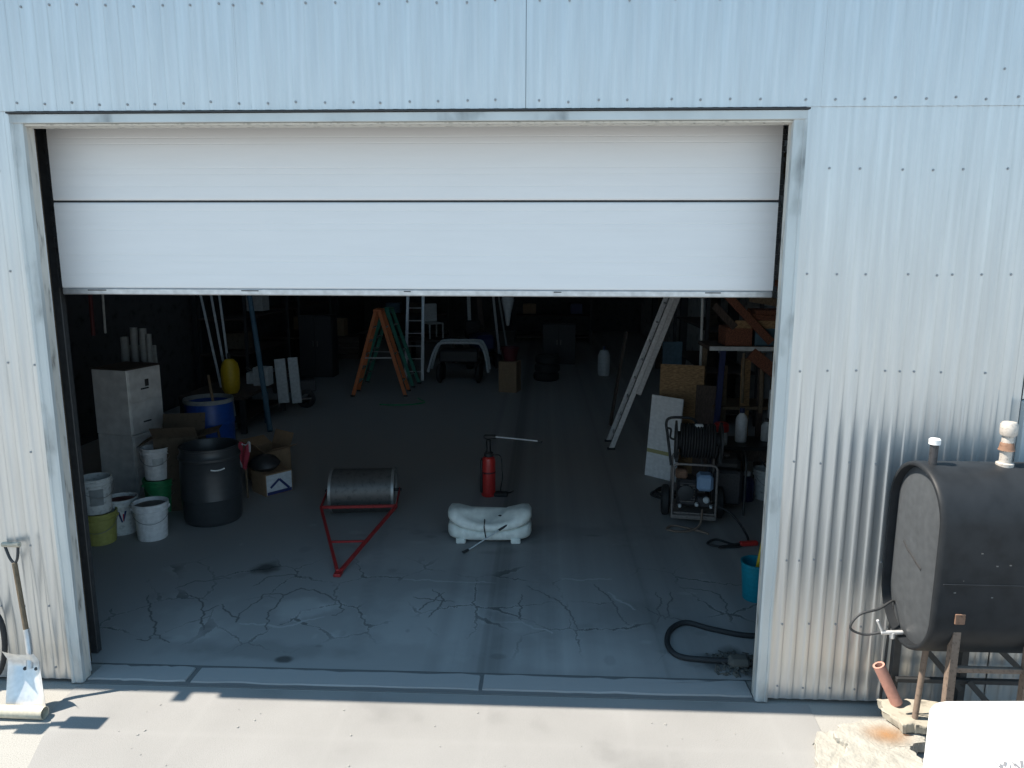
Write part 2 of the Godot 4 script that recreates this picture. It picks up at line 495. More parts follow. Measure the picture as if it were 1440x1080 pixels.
const XL := -2.27
const XR := 2.27
const TOPY := 3.67
func build_warehouse() -> void:
	var b := thing("warehouse", "corrugated metal warehouse with a wide half-raised white overhead door", "building")
	screw_mesh = lathed([Vector2(0.0075, 0), Vector2(0.0075, 0.0015), Vector2(0.0048, 0.002), Vector2(0.0048, 0.005), Vector2(0, 0.0055)], 8).commit()
	# lower sheets left and right, upper sheets above the opening
	var lows := []
	for e in [[-9.3, -6.6], [-6.6, -4.2], [-4.2, XL - 0.075]]:
		lows.append([sheet(b, e[0], e[1] + 0.02, 0.03, 3.79, -0.0), e])
	for e in [[XR + 0.075, 3.74], [4.62, 7.3]]:
		lows.append([sheet(b, e[0], e[1], 0.03, 3.79, 0.0), e])
	lows.append([sheet(b, 3.745, 4.615, 0.03, 0.9, 0.003), [3.745, 4.615]])
	for e in lows:
		var x: float = e[1][0] + 0.05
		if e[1][1] < -3.0 or e[1][0] > 3.6:
			continue
		for y in [0.12, 0.56, 1.0, 1.64, 2.22, 2.80, 3.40]:
			x = e[1][0] + 0.05 + rng.randf() * 0.08
			if e[1][0] < -4.0:
				x = -3.1 + rng.randf() * 0.1
			while x < e[1][1] - 0.03:
				screw(e[0], x, y)
				x += PITCH * (2 if rng.randf() < 0.62 else (3 if rng.randf() < 0.75 else 1))
	var ex := -9.3
	var upn := 0
	for w in [2.3, 2.2, 2.05, 1.77, 1.72, 1.68, 2.08, 2.8]:
		var s := sheet(b, ex, ex + w + (-0.003 if upn == 4 else 0.03), 3.745, 4.84, 0.004 + 0.0015 * (1 if upn in [1, 3, 6] else 0))
		for y in [3.785, 4.325]:
			if ex + w < -3.2 or ex > 3.9:
				continue
			var x := maxf(ex + 0.04, -2.9)
			while x < minf(ex + w, 3.8):
				screw(s, x, y, 0.006)
				x += PITCH * (2 if rng.randf() < 0.85 else 3)
		if ex < 3.46 and ex + w > 3.46:
			screw(s, 3.46, 3.94, 0.006)
		ex += w
		upn += 1
	# opening trim: header, jambs, returns
	var hl := boxm(Vector3(4.70, 0.052, 0.02), 0.003, Vector3(0, 3.700, 0.006))
	put("header_trim", hl, M.trim, b)
	put("header_return", boxm(Vector3(4.56, 0.012, 0.10), 0.002, Vector3(0, 3.668, -0.055)), M.trim_cream, b)
	put("drip_edge", boxm(Vector3(4.72, 0.010, 0.028), 0.002, Vector3(0, 3.733, 0.012)), M.steel_dark, b)
	for s: int in [-1, 1]:
		var j := S()
		# jamb: front flange, slightly bowed, with a folded edge
		var prev := []
		for k in 15:
			var y := 0.012 + (3.674 - 0.012) * k / 14.0
			var d := wob.get_noise_2d(y * 120.0, s * 700.0) * 0.006
			var cur := [Vector3(s * (2.355 + d), y, 0.001), Vector3(s * (2.350 + d), y, 0.016), Vector3(s * (2.335 + d), y, 0.017), Vector3(s * (2.330 + d), y, 0.010), Vector3(s * (2.288 + d * 0.5), y, 0.012), Vector3(s * (2.275 + d * 0.5), y, 0.006), Vector3(s * 2.272, y, -0.02)]
			if prev:
				for i in cur.size() - 1:
					j.set_smooth_group(-1)
					quad(j, prev[i], prev[i + 1], cur[i + 1], cur[i], Vector3(s * (0.6 if i < 1 else (-0.6 if i > 3 else 0.0)), 0, 0.7))
			prev = cur
		put("jamb_trim", j, M.trim, b)
		put("jamb_return", boxm(Vector3(0.014, 3.65, 0.06), 0.002, Vector3(s * 2.281, 1.84, -0.051)), M.trim_cream, b)
		put("door_track", boxm(Vector3(0.06, 3.7, 0.05), 0.004, Vector3(s * 2.42, 1.87, -0.37)), M.steel_dark, b)
		put("door_post", boxm(Vector3(0.16, 4.7, 0.14), 0.004, Vector3(s * 2.46, 2.36, -0.19)), M.inner_wood, b)
	# overhead door: two sections in view, bottom retainer, side seals
	var d := node("overhead_door", b)
	var sec := func(y0: float, y1: float):
		var st := S()
		var x0 := -2.338
		var x1 := 2.312
		var prof := []
		prof.append(Vector2(-0.345, y0))
		prof.append(Vector2(-0.303, y0))
		prof.append(Vector2(-0.298, y0 + 0.006))
		var n := 13
		for k in n:
			var ya := y0 + 0.012 + (y1 - y0 - 0.024) * k / n
			var yb := y0 + 0.012 + (y1 - y0 - 0.024) * (k + 1) / n
			prof.append(Vector2(-0.2965, ya + 0.004))
			prof.append(Vector2(-0.2965, yb - 0.004))
			if k in [1, 3, 4, 8, 9, 11]:
				prof.append(Vector2(-0.2974, yb))
		prof.append(Vector2(-0.298, y1 - 0.006))
		prof.append(Vector2(-0.303, y1))
		prof.append(Vector2(-0.345, y1))
		var nx := 24
		for k in prof.size() - 1:
			var p: Vector2 = prof[k]
			var q: Vector2 = prof[k + 1]
			for i in nx:
				var xa := x0 + (x1 - x0) * i / nx
				var xb := x0 + (x1 - x0) * (i + 1) / nx
				var f := func(x: float, pr: Vector2): return Vector3(x, pr.y, pr.x + (wob.get_noise_2d(x * 40.0, pr.y * 70.0) * 0.002 if pr.x > -0.33 else 0.0))
				quad(st, f.call(xa, p), f.call(xb, p), f.call(xb, q), f.call(xa, q), Vector3(0, p.x - q.x, absf(q.y - p.y) + 0.001))
		quad(st, Vector3(x0, y0, -0.345), Vector3(x1, y0, -0.345), Vector3(x1, y1, -0.345), Vector3(x0, y1, -0.345), Vector3.FORWARD)
		for xx in [x0, x1]:
			face(st, [Vector3(xx, y0, -0.345), Vector3(xx, y0, -0.3), Vector3(xx, y1, -0.3), Vector3(xx, y1, -0.345)], Vector3(xx, 0, 0))
		put("door_section", st, M.door, d)
	sec.call(2.685, 3.236)
	sec.call(3.250, 3.76)
	sec.call(3.774, 4.3)
	put("section_gap", boxm(Vector3(4.64, 0.02, 0.02), 0.002, Vector3(-0.013, 3.243, -0.325)), M.steel_dark, d)
	put("bottom_retainer", boxm(Vector3(4.65, 0.042, 0.052), 0.006, Vector3(-0.013, 2.663, -0.318)), M.alu, d)
	for k in 5:
		put("dent", boxm(Vector3(rng.randf_range(0.04, 0.14), 0.007, 0.003), 0.001, Vector3(-2.2 + k * 0.98 + rng.randf() * 0.3, 2.672, -0.2915)), M.steel_dark, d)
	for s: int in [-1, 1]:
		var seal := S()
		for k in 30:
			var y := 2.70 + k * 0.033
			var ww := 0.02 + rng.randf() * 0.02
			box(seal, Vector3((2.312 if s > 0 else -2.338) + s * (ww * 0.5 - 0.008), y, -0.305), Vector3(ww, 0.032, 0.004), 0.001)
		var o := put("side_seal", seal, M.plastic_black, d)
		o.set_meta("kind", "stuff")
	# shell: side walls, back wall, roof, inner lining
	put("side_wall", boxm(Vector3(0.2, 4.82, 24.0), 0.01, Vector3(-9.2, 2.41, -12.2)), M.roof, b)
	put("side_wall", boxm(Vector3(0.2, 4.82, 24.0), 0.01, Vector3(7.2, 2.41, -12.2)), M.roof, b)
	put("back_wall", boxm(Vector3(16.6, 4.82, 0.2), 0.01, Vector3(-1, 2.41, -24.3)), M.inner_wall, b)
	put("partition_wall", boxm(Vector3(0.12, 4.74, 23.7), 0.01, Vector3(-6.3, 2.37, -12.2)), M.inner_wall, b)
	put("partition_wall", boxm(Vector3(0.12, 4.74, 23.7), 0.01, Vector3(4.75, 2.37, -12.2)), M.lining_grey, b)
	put("front_lining", boxm(Vector3(6.85, 4.74, 0.05), 0.004, Vector3(-5.72, 2.39, -0.10)), M.ceiling, b)
	put("front_lining", boxm(Vector3(4.85, 4.74, 0.05), 0.004, Vector3(4.72, 2.39, -0.10)), M.ceiling, b)
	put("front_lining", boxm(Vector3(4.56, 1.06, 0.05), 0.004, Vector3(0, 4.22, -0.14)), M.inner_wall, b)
	put("roof", boxm(Vector3(16.8, 0.1, 5.0), 0.01, Vector3(-1, 4.89, -2.45)), M.roof, b)
	put("ceiling_lining", boxm(Vector3(10.9, 0.04, 4.6), 0.005, Vector3(-0.78, 4.78, -2.45)), M.ceiling, b)
	put("roof", boxm(Vector3(16.8, 0.1, 19.5), 0.01, Vector3(-1, 6.15, -14.70)), M.roof, b)
	put("ceiling_lining", boxm(Vector3(16.4, 0.04, 19.2), 0.005, Vector3(-1, 6.06, -14.6)), M.ceiling, b)
	put("upper_wall", boxm(Vector3(0.2, 1.34, 19.3), 0.01, Vector3(-9.2, 5.46, -14.65)), M.ceiling, b)
	put("upper_wall", boxm(Vector3(0.2, 1.34, 19.3), 0.01, Vector3(7.2, 5.46, -14.65)), M.ceiling, b)
	put("upper_wall", boxm(Vector3(16.6, 1.34, 0.2), 0.01, Vector3(-1, 5.46, -24.3)), M.ceiling, b)
	# band of roof-light windows facing the front, above the low front roof
	for k in 9:
		put("mullion", boxm(Vector3(0.12, 1.16, 0.10), 0.006, Vector3(-9.0 + k * 2.0, 5.52, -4.98)), M.trim, b)
		if k < 8:
			put("roof_light", boxm(Vector3(1.88, 1.16, 0.008), 0.001, Vector3(-8.0 + k * 2.0, 5.52, -4.98)), M.clear_glass, b)
	# eaves gutter that stops short, with one bracket left
	put("gutter", boxm(Vector3(11.9, 0.09, 0.092), 0.02, Vector3(1.35, 4.79, 0.056)), M.alu, b)
	put("gutter_bracket", boxm(Vector3(0.09, 0.03, 0.14), 0.004, Vector3(-4.86, 4.80, 0.08)), M.alu, b)
	# small window beside the fuel tank
	var wd := node("window", b)
	put("frame", boxm(Vector3(0.06, 1.15, 0.06), 0.004, Vector3(3.775, 1.475, 0.01)), M.trim, wd)
	put("frame", boxm(Vector3(0.06, 1.15, 0.06), 0.004, Vector3(4.585, 1.475, 0.01)), M.trim, wd)
	put("frame", boxm(Vector3(0.75, 0.06, 0.06), 0.004, Vector3(4.18, 2.02, 0.01)), M.trim, wd)
	put("sill", boxm(Vector3(0.75, 0.06, 0.09), 0.004, Vector3(4.18, 0.93, 0.02)), M.trim, wd)
	put("pane", boxm(Vector3(0.75, 1.03, 0.01), 0.001, Vector3(4.18, 1.475, -0.01)), M.glass, wd)
	sheet(b, 3.745, 4.615, 2.06, 3.79, 0.003)
	# loft beam that the long ladder leans on, and posts along it
	put("loft_beam", boxm(Vector3(0.14, 0.24, 12.0), 0.01, Vector3(3.42, 3.86, -8.4)), M.inner_wood, b)
	for z in [-2.6, -8.4, -14.2]:
		put("loft_post", boxm(Vector3(0.14, 3.7, 0.14), 0.01, Vector3(3.9, 1.88, z - 0.3)), M.inner_wood, b)
		put("loft_joist", boxm(Vector3(0.60, 0.2, 0.12), 0.01, Vector3(3.79, 3.86, z - 0.3)), M.inner_wood, b)
	for x in [-6.15, 4.6]:
		for z in [-5.0, -10.0, -15.0, -20.0]:
			put("wall_column", boxm(Vector3(0.18, 4.7, 0.2), 0.01, Vector3(x, 2.36, z)), M.steel_dark, b)

# ---------------------------------------------------------------- ground and floor
func floor_texture() -> ImageTexture:
	var W := 2048
	var H := 1088
	var n1 := FastNoiseLite.new()
	n1.seed = 5
	n1.frequency = 0.9
	n1.fractal_octaves = 5
	var data := PackedByteArray()
	data.resize(W * H)
	var acc := PackedFloat32Array()
	acc.resize(W * H)
	acc.fill(0.8)
	var X0 := -3.2
	var Z0 := -3.6
	var sc := 320.0
	var blob := func(x: float, z: float, rx: float, rz: float, k: float):
		for py in range(maxi(0, int((z - rz * 1.5 - Z0) * sc)), mini(H, int((z + rz * 1.5 - Z0) * sc))):
			for px in range(maxi(0, int((x - rx * 1.5 - X0) * sc)), mini(W, int((x + rx * 1.5 - X0) * sc))):
				var wx := X0 + px / sc
				var wz := Z0 + py / sc
				var r := sqrt(pow((wx - x) / rx, 2) + pow((wz - z) / rz, 2)) + 0.55 * n1.get_noise_2d(wx * 2.6, wz * 2.6)
				if r < 1.0:
					acc[py * W + px] *= 1.0 + k * smoothstep(1.0, 0.35, r)
	# wear, stains and paler patches that stay where they are
	blob.call(-1.72, -1.88, 0.20, 0.17, -0.45)
	blob.call(-1.13, -1.14, 0.34, 0.24, 0.13)
	blob.call(-1.9, -0.9, 0.5, 0.45, 0.07)
	blob.call(-1.0, -0.34, 0.07, 0.05, -0.4)
	blob.call(-1.2, -0.45, 0.9, 0.16, -0.10)
	blob.call(2.25, -0.45, 0.34, 0.22, -0.35)
	blob.call(0.1, -1.0, 0.9, 0.7, 0.08)
	blob.call(1.7, -1.15, 0.5, 0.35, -0.08)
	blob.call(1.2, -0.5, 0.8, 0.3, 0.05)
	blob.call(-0.1, -2.2, 1.2, 0.5, 0.05)
	blob.call(0.8, -2.9, 1.5, 0.4, -0.07)
	for k in 30:
		blob.call(lerpf(-0.9, -0.5, k / 30.0) + rng.randf_range(-0.02, 0.02), -3.4 + k * 0.1, 0.09, 0.10, -0.03)
		blob.call(lerpf(0.75, 0.95, k / 30.0) + rng.randf_range(-0.02, 0.02), -3.4 + k * 0.1, 0.09, 0.10, -0.03)
	for k in 60:
		blob.call(rng.randf_range(-2.6, 2.4), rng.randf_range(-3.0, -0.4), rng.randf_range(0.02, 0.16), rng.randf_range(0.02, 0.10), rng.randf_range(-0.12, 0.07))
	var stroke := func(pts: Array, width: float, k: float):
		for i in pts.size() - 1:
			var a := Vector2(pts[i][0], pts[i][1])
			var b := Vector2(pts[i + 1][0], pts[i + 1][1])
			var steps := int(a.distance_to(b) * sc) + 2
			var side := (b - a).orthogonal().normalized()
			for s in steps:
				var t := float(s) / steps
				var p := a.lerp(b, t)
				p += side * (n1.get_noise_2d(p.x * 5.0, p.y * 5.0) * 0.055 * sin(t * PI) + n1.get_noise_2d(p.x * 30.0, p.y * 30.0) * 0.010)
				var ww := width * (0.45 + 0.9 * absf(n1.get_noise_2d(p.x * 7.0 + 40.0, p.y * 7.0)) + 0.35 * sin(PI * (i + t) / (pts.size() - 1)))
				var R := int(ceil(ww * sc)) + 1
				var cx := (p.x - X0) * sc
				var cy := (p.y - Z0) * sc
				for py in range(int(cy) - R, int(cy) + R + 1):
					for px in range(int(cx) - R, int(cx) + R + 1):
						if px < 1 or py < 1 or px >= W - 1 or py >= H - 1:
							continue
						var dd := Vector2(px - cx, py - cy).length() / sc / ww
						if dd < 1.0:
							var v := 0.8 * (1.0 + k * (1.0 - dd * dd))
							acc[py * W + px] = minf(acc[py * W + px], v) if k < 0 else maxf(acc[py * W + px], v)
	var cell := FastNoiseLite.new()
	cell.seed = 12
	cell.fractal_type = FastNoiseLite.FRACTAL_NONE
	cell.noise_type = FastNoiseLite.TYPE_CELLULAR
	cell.cellular_return_type = FastNoiseLite.RETURN_DISTANCE2_SUB
	cell.cellular_jitter = 1.0
	cell.frequency = 1.9
	cell.domain_warp_enabled = true
	cell.domain_warp_amplitude = 0.16
	cell.domain_warp_frequency = 1.6
	cell.domain_warp_fractal_octaves = 3
	for py in range(int((-2.25 - Z0) * sc), int((-0.26 - Z0) * sc)):
		var wz := Z0 + py / sc
		var band := smoothstep(-2.25, -1.75, wz) * (1.0 - smoothstep(-0.75, -0.35, wz))
		if band <= 0.0:
			continue
		for px in range(int((-2.7 - X0) * sc), int((2.7 - X0) * sc)):
			var wx := X0 + px / sc
			var c := cell.get_noise_2d(wx, wz) + 1.0
			if c < 0.075:
				var part := band * smoothstep(-0.25, 0.25, n1.get_noise_2d(wx * 0.9 + 9.0, wz * 0.9))
				var k := 1.0 - 0.27 * part if c < 0.026 else 1.0 + 0.10 * part * (1.0 - (c - 0.026) / 0.049)
				acc[py * W + px] *= k
	for l in [[[0.41, -1.07], [0.48, -0.96], [0.7, -0.97], [0.95, -0.81]], [[1.45, -1.53], [1.54, -1.35], [1.64, -1.22]], [[-0.39, -1.7], [-0.08, -1.67], [0.45, -1.66]], [[1.05, -1.77], [1.33, -1.78], [1.5, -1.79]], [[-1.54, -0.84], [-1.2, -0.80], [-0.9, -0.98]]]:
		stroke.call(l, 0.016, 0.14)
	for l in [[[-2.53, -1.28], [-2.31, -0.92], [-2.13, -0.64], [-1.95, -0.53]], [[-1.78, -0.73], [-1.92, -1.02], [-1.84, -1.13]], [[-2.23, -1.34], [-2.01, -1.18], [-1.92, -1.02]], [[-1.58, -0.86], [-1.58, -1.1], [-1.54, -1.35], [-1.35, -1.34], [-1.26, -1.48], [-1.02, -1.38], [-0.83, -1.21], [-0.78, -1.06], [-0.85, -1.01]], [[-1.29, -0.75], [-1.36, -0.97], [-1.36, -1.19], [-1.33, -1.4]], [[-1.7, -1.5], [-1.63, -1.69], [-1.43, -1.75], [-1.21, -1.66]], [[-1.82, -1.15], [-1.66, -0.96], [-1.58, -0.86]], [[-2.23, -0.57], [-2.13, -0.55], [-2.13, -0.64]], [[-2.36, -1.42], [-2.26, -1.57], [-1.96, -1.65]]]:
		stroke.call(l, 0.009, -0.32)
	for l in [[[0.73, -1.62], [0.89, -1.46], [1.04, -1.28], [1.12, -1.06], [1.16, -0.86]], [[1.33, -1.68], [1.44, -1.44], [1.5, -1.12], [1.56, -0.96]], [[1.99, -1.56], [1.91, -1.23], [1.86, -1.06]], [[1.86, -1.55], [1.88, -1.41], [1.79, -1.01]], [[1.73, -1.27], [1.81, -1.14], [1.87, -1.08]], [[2.08, -1.66], [2.27, -1.62], [2.41, -1.53], [2.41, -1.25], [2.39, -1.06]], [[-0.1, -1.51], [0.03, -1.32], [-0.05, -1.01]], [[-0.24, -1.36], [-0.07, -1.32], [0.13, -1.28]], [[-0.15, -1.13], [0.02, -1.46]], [[1.87, -1.1], [2.07, -1.06], [2.09, -0.98]], [[0.69, -1.45], [0.68, -1.13], [0.7, -1.0]]]:
		stroke.call(l, 0.008, -0.30)
	for i in W * H:
		data[i] = clampi(int(pow(acc[i], 1.0) * 255.0), 0, 255)
	var img := Image.create_from_data(W, H, false, Image.FORMAT_L8, data)
	img.convert(Image.FORMAT_RGB8)
	return ImageTexture.create_from_image(img)

func build_ground() -> void:
	var g := S()
	quad(g, Vector3(-150, 0, -150), Vector3(150, 0, -150), Vector3(150, 0, 150), Vector3(-150, 0, 150), Vector3.UP)
	setting(put("ground", g, M.concrete_pale))
	var a := S()
	var pts := [Vector2(-2.30, 0.02), Vector2(2.62, 0.02), Vector2(2.60, 0.3), Vector2(2.50, 0.42), Vector2(2.54, 0.62), Vector2(2.45, 0.95), Vector2(2.6, 1.7), Vector2(3.6, 4.0), Vector2(5, 16), Vector2(-5, 16), Vector2(-3.4, 4), Vector2(-2.2, 1.6), Vector2(-2.02, 1.05), Vector2(-2.08, 0.82), Vector2(-2.17, 0.58), Vector2(-2.20, 0.45), Vector2(-2.30, 0.30)]
	slab(a, pts, -0.05, 0.006, 0.004)
	setting(put("driveway", a, M.asphalt))
	# few pale bits of grit on the driveway
	var grit := S()
	for k in 90:
		var x := rng.randf_range(-2.0, 2.4)
		var z := rng.randf_range(0.2, 1.6)
		var r := rng.randf_range(0.003, 0.008)
		box(grit, Vector3(x, 0.008, z), Vector3(r * 2, r, r * 1.5), r * 0.3, Basis(Vector3.UP, rng.randf() * 3.0))
	var go := put("gravel", grit, M.concrete_pale)
	go.set_meta("kind", "stuff")
	go.set_meta("label", "pale grit scattered over the sunlit driveway")
	# inner floor
	var f := S()
	f.set_uv(Vector2.ZERO)
	var P := []
	for x in [-6.3, 4.75]:
		for z in [-24.2, -0.235]:
			P.append(Vector3(x, 0.012, z))
	for t in [[0, 1, 3], [0, 3, 2]]:
		var pp := [P[t[0]], P[t[1]], P[t[2]]]
		if (pp[0] - pp[2]).cross(pp[0] - pp[1]).y < 0:
			pp = [pp[0], pp[2], pp[1]]
		for p in pp:
			f.set_uv(Vector2((p.x + 3.2) / 6.4, (p.z + 3.6) / 3.4))
			f.set_uv2(Vector2(p.x, p.z) * 0.22)
			f.add_vertex(p)
	var m := StandardMaterial3D.new()
	m.resource_name = "floor"
	m.albedo_color = Color(0.52, 0.515, 0.51).linear_to_srgb()
	m.roughness = 0.75
	m.detail_enabled = true
	m.detail_blend_mode = BaseMaterial3D.BLEND_MODE_MUL
	m.detail_uv_layer = BaseMaterial3D.DETAIL_UV_2
	m.uv2_triplanar = true
	m.uv2_world_triplanar = true
	m.uv2_scale = Vector3(0.3, 0.3, 0.3)
	m.detail_albedo = noise_tex(61, 0.008, 0.72, 1.0, 7, 1024, FastNoiseLite.TYPE_SIMPLEX_SMOOTH, [[0.3, 0.88]])
	var ft := floor_texture()
	m.albedo_texture = ft
	m.texture_repeat = false
	m.heightmap_enabled = true
	m.heightmap_texture = ft
	m.heightmap_scale = 0.5
	setting(put("floor", f, m))
	# broken concrete threshold, in pieces
	var th := node("threshold", self)
	setting(th)
	var xs := [-2.27, -1.585, -1.545, 0.44, 0.465, 2.27]
	for k in range(0, xs.size(), 2):
		var x0: float = xs[k]
		var x1: float = xs[k + 1]
		var o := []
		var nn := 16
		for i in nn + 1:
			o.append(Vector2(lerpf(x0, x1, float(i) / nn), -0.035 + rng.randf_range(-0.006, 0.006)))
		for i in nn + 1:
			o.append(Vector2(lerpf(x1, x0, float(i) / nn), -0.20 + rng.randf_range(-0.012, 0.012)))
		var st := S()
		slab(st, o, -0.02, 0.020 + rng.randf_range(-0.002, 0.002), 0.006)
		put("concrete_piece", st, M.threshold, th)
	var base := S()
	box(base, Vector3(0, 0.002, -0.12), Vector3(4.56, 0.012, 0.25), 0.001)
	put("joint_fill", base, M.joint_grey, th)

# ---------------------------------------------------------------- outside things
func obround(hy: float, hz: float, n := 40) -> Array:
	var out := []
	var r := hz
	for i in n:
		var t := TAU * i / n
		var y := sin(t) * r + (hy - r) * signf(sin(t)) if absf(sin(t)) > 1e-6 else 0.0
		out.append(Vector2(y, cos(t) * r))
	return out

func build_oil_tank() -> void:
	var t := thing("oil_tank", "black oval heating oil tank on rusty legs against the metal wall", "oil tank", Vector3(2.98, 0, 0.36))
	var L := 1.50
	var cy := 1.20
	var hy := 0.555
	var hz := 0.30
	var st := S()
	var rings := [[0.05, 0.032], [0.004, 0.026], [0.0, 0.016], [0.006, 0.004], [0.03, 0.0], [0.06, 0.0], [L * 0.5, 0.0], [L - 0.03, 0.0], [L - 0.004, 0.006], [L, 0.02], [L - 0.04, 0.032]]
	var loops := []
	for r in rings:
		var lp := []
		for p in obround(hy - r[1], hz - r[1], 56):
			lp.append(Vector3(r[0], cy + p.x, p.y))
		loops.append(lp)
	for k in loops.size() - 1:
		st.set_smooth_group(1 if k in [1, 2, 3, 4, 5, 6, 7] else 2 + k)
		var n: int = loops[k].size()
		for i in n:
			var j := (i + 1) % n
			var o: Vector3 = (loops[k][i] + loops[k][j]) * 0.5 - Vector3(0, cy, 0)
			o = Vector3(0, clampf(o.y, -0.3, 0.3), o.z).normalized()
			if k == 0 or k == loops.size() - 2:
				o = -o
			if k == 1:
				o = Vector3.LEFT
			if k == loops.size() - 3:
				o = Vector3.RIGHT
			quad(st, loops[k][i], loops[k][j], loops[k + 1][j], loops[k + 1][i], o)
	put("shell", st, M.tank_black, t)
	for e in 2:
		var es := S()
		es.set_smooth_group(1)
		var x0 := 0.048 if e == 0 else L - 0.038
		var sx := -1.0 if e == 0 else 1.0
		var prev := []
		for k in 7:
			var f := 1.0 - k / 6.0
			var lp := []
			for p in obround(0.03 + (hy - 0.062) * f, 0.012 + (hz - 0.044) * f, 56):
				lp.append(Vector3(x0 + sx * 0.034 * (1.0 - pow(f, 4.0)), cy + p.x, p.y))
			if k > 0:
				for i in lp.size():
					var j := (i + 1) % lp.size()
					quad(es, prev[i], prev[j], lp[j], lp[i], Vector3(sx, 0, 0))
			prev = lp
		face(es, prev, Vector3(sx, 0, 0))
		var ep := put("end_plate", es, M.tank_end, t)
		if e == 0:
			# scratches and chips in the paint
			var sm := S()
			for q in [[1.25, 1.21, 0.07, -0.06], [1.215, 1.18, 0.09, 0.02], [1.18, 1.165, 0.06, 0.09]]:
				bar(sm, Vector3(0.0125, q[0], q[3] - q[2] * 0.5), Vector3(0.0125, q[1], q[3] + q[2] * 0.5), 0.016, 0.003, Vector3.RIGHT, 0.001)
			put("scratch", sm, M.scrape, ep).set_meta("kind", "stuff")
	put("weld_seam", boxm(Vector3(L - 0.08, 0.008, 0.006), 0.002, Vector3(L / 2, 1.16, hz + 0.001)), M.tank_black, t)
	var chips := S()
	for k in 12:
		var x := rng.randf_range(0.08, 1.0)
		var y := rng.randf_range(0.95, 1.4)
		var r := rng.randf_range(0.002, 0.007)
		box(chips, Vector3(x, y, hz + 0.0008), Vector3(r * 2, r * 1.2, 0.0016), 0.0003)
	put("paint_chip", chips, M.chip_pale, t).set_meta("kind", "stuff")
	# filler pipes on top
	var p1 := put("vent_pipe", lathed([Vector2(0.022, 1.74), Vector2(0.022, 1.87), Vector2(0.0, 1.87)], 16, Transform3D(Basis.IDENTITY, Vector3(0.07, 0, 0.02))), M.engine, t)
	put("cap", lathed([Vector2(0.0, 1.868), Vector2(0.031, 1.868), Vector2(0.031, 1.895), Vector2(0.026, 1.9), Vector2(0, 1.9)], 12, Transform3D(Basis.IDENTITY, Vector3(0.07, 0, 0.02))), M.white_gloss, p1)
	var p2 := put("fill_pipe", lathed([Vector2(0.045, 1.74), Vector2(0.045, 1.765), Vector2(0.03, 1.77), Vector2(0.03, 1.90), Vector2(0.026, 1.93), Vector2(0, 1.93)], 16, Transform3D(Basis.IDENTITY, Vector3(0.465, 0, 0.02))), M.pipe_pale, t)
	put("cap", lathed([Vector2(0.0, 1.925), Vector2(0.040, 1.925), Vector2(0.044, 1.94), Vector2(0.044, 1.985), Vector2(0.034, 2.0), Vector2(0, 2.0)], 10, Transform3D(Basis.IDENTITY, Vector3(0.465, 0, 0.02))), M.pipe_pale, p2)
	put("collar", lathed([Vector2(0.043, 1.84), Vector2(0.038, 1.85), Vector2(0.034, 1.88), Vector2(0.03, 1.885)], 12, Transform3D(Basis.IDENTITY, Vector3(0.465, 0, 0.02))), M.rust, p2)
	# legs, rails and diagonal braces
	for q in [[0.15, 0.27, 0.95, "rusty_pale"], [1.36, 0.27, 0.95, "rusty_pale"], [0.12, -0.24, 0.85, "steel_dark"], [1.36, -0.24, 0.85, "steel_dark"], [0.54, -0.24, 0.75, "steel_dark"], [0.56, 0.27, 0.95, "rusty_pale"]]:
		var ls := S()
		var dz := 0.02 if q[1] > 0 else 0.0
		box(ls, Vector3(q[0], q[2] / 2, q[1] + dz), Vector3(0.042, q[2], 0.006), 0.001)
		box(ls, Vector3(q[0] - 0.018, q[2] / 2, q[1] + dz - 0.02), Vector3(0.006, q[2], 0.04), 0.001)
		var lg := put("leg", ls, M[q[3]], t)
		put("foot", boxm(Vector3(0.09, 0.008, 0.09), 0.002, Vector3(q[0], 0.006, q[1])), M.rust, lg)
		if q[1] > 0:
			put("bracket", boxm(Vector3(0.055, 0.06, 0.012), 0.003, Vector3(q[0], q[2] + 0.012, 0.2995)), M.rust, lg)
	var r1 := S()
	bar(r1, Vector3(0.17, 0.645, 0.262), Vector3(1.34, 0.645, 0.262), 0.03, 0.03)
	put("rail", r1, M.rusty_pale, t)
	var r2 := S()
	bar(r2, Vector3(0.12, 0.275, -0.225), Vector3(1.36, 0.275, -0.225), 0.03, 0.03)
	put("rail", r2, M.steel_dark, t)
	for q in [[Vector3(0.18, 0.60, -0.21), Vector3(0.52, 0.22, -0.21)], [Vector3(0.60, 0.62, -0.205), Vector3(1.0, 0.24, -0.205)], [Vector3(0.54, 0.30, -0.18), Vector3(0.72, 0.10, -0.1)]]:
		var bs := S()
		bar(bs, q[0], q[1], 0.035, 0.01, Vector3.BACK)
		put("brace", bs, M.steel_dark, t)
	# fuel line: white valve, looped black line, pale drop pipe
	var v := S()
	rod(v, Vector3(0.03, 0.70, -0.03), Vector3(-0.10, 0.695, -0.03), 0.013)
	rod(v, Vector3(-0.03, 0.70, -0.03), Vector3(-0.03, 0.66, -0.03), 0.016)
	put("valve", v, M.alu_bright, t)
	var vh := S()
	rod(vh, Vector3(-0.09, 0.70, -0.03), Vector3(-0.125, 0.775, -0.03), 0.009)
	put("valve_lever", vh, M.alu_bright, t)
	put("fuel_line", tubed(smooth_path([Vector3(-0.1, 0.695, -0.03), Vector3(-0.19, 0.675, -0.04), Vector3(-0.27, 0.71, -0.05), Vector3(-0.22, 0.79, -0.06), Vector3(-0.10, 0.82, -0.08), Vector3(0.03, 0.83, -0.16), Vector3(0.06, 0.6, -0.25), Vector3(0.06, 0.1, -0.27)]), 0.0075), M.steel_dark, t)
	var dp := S()
	rod(dp, Vector3(0.16, 0.66, 0.0), Vector3(0.137, 0.158, 0.0), 0.017)
	put("drain_pipe", dp, M.rusty_pale, t)

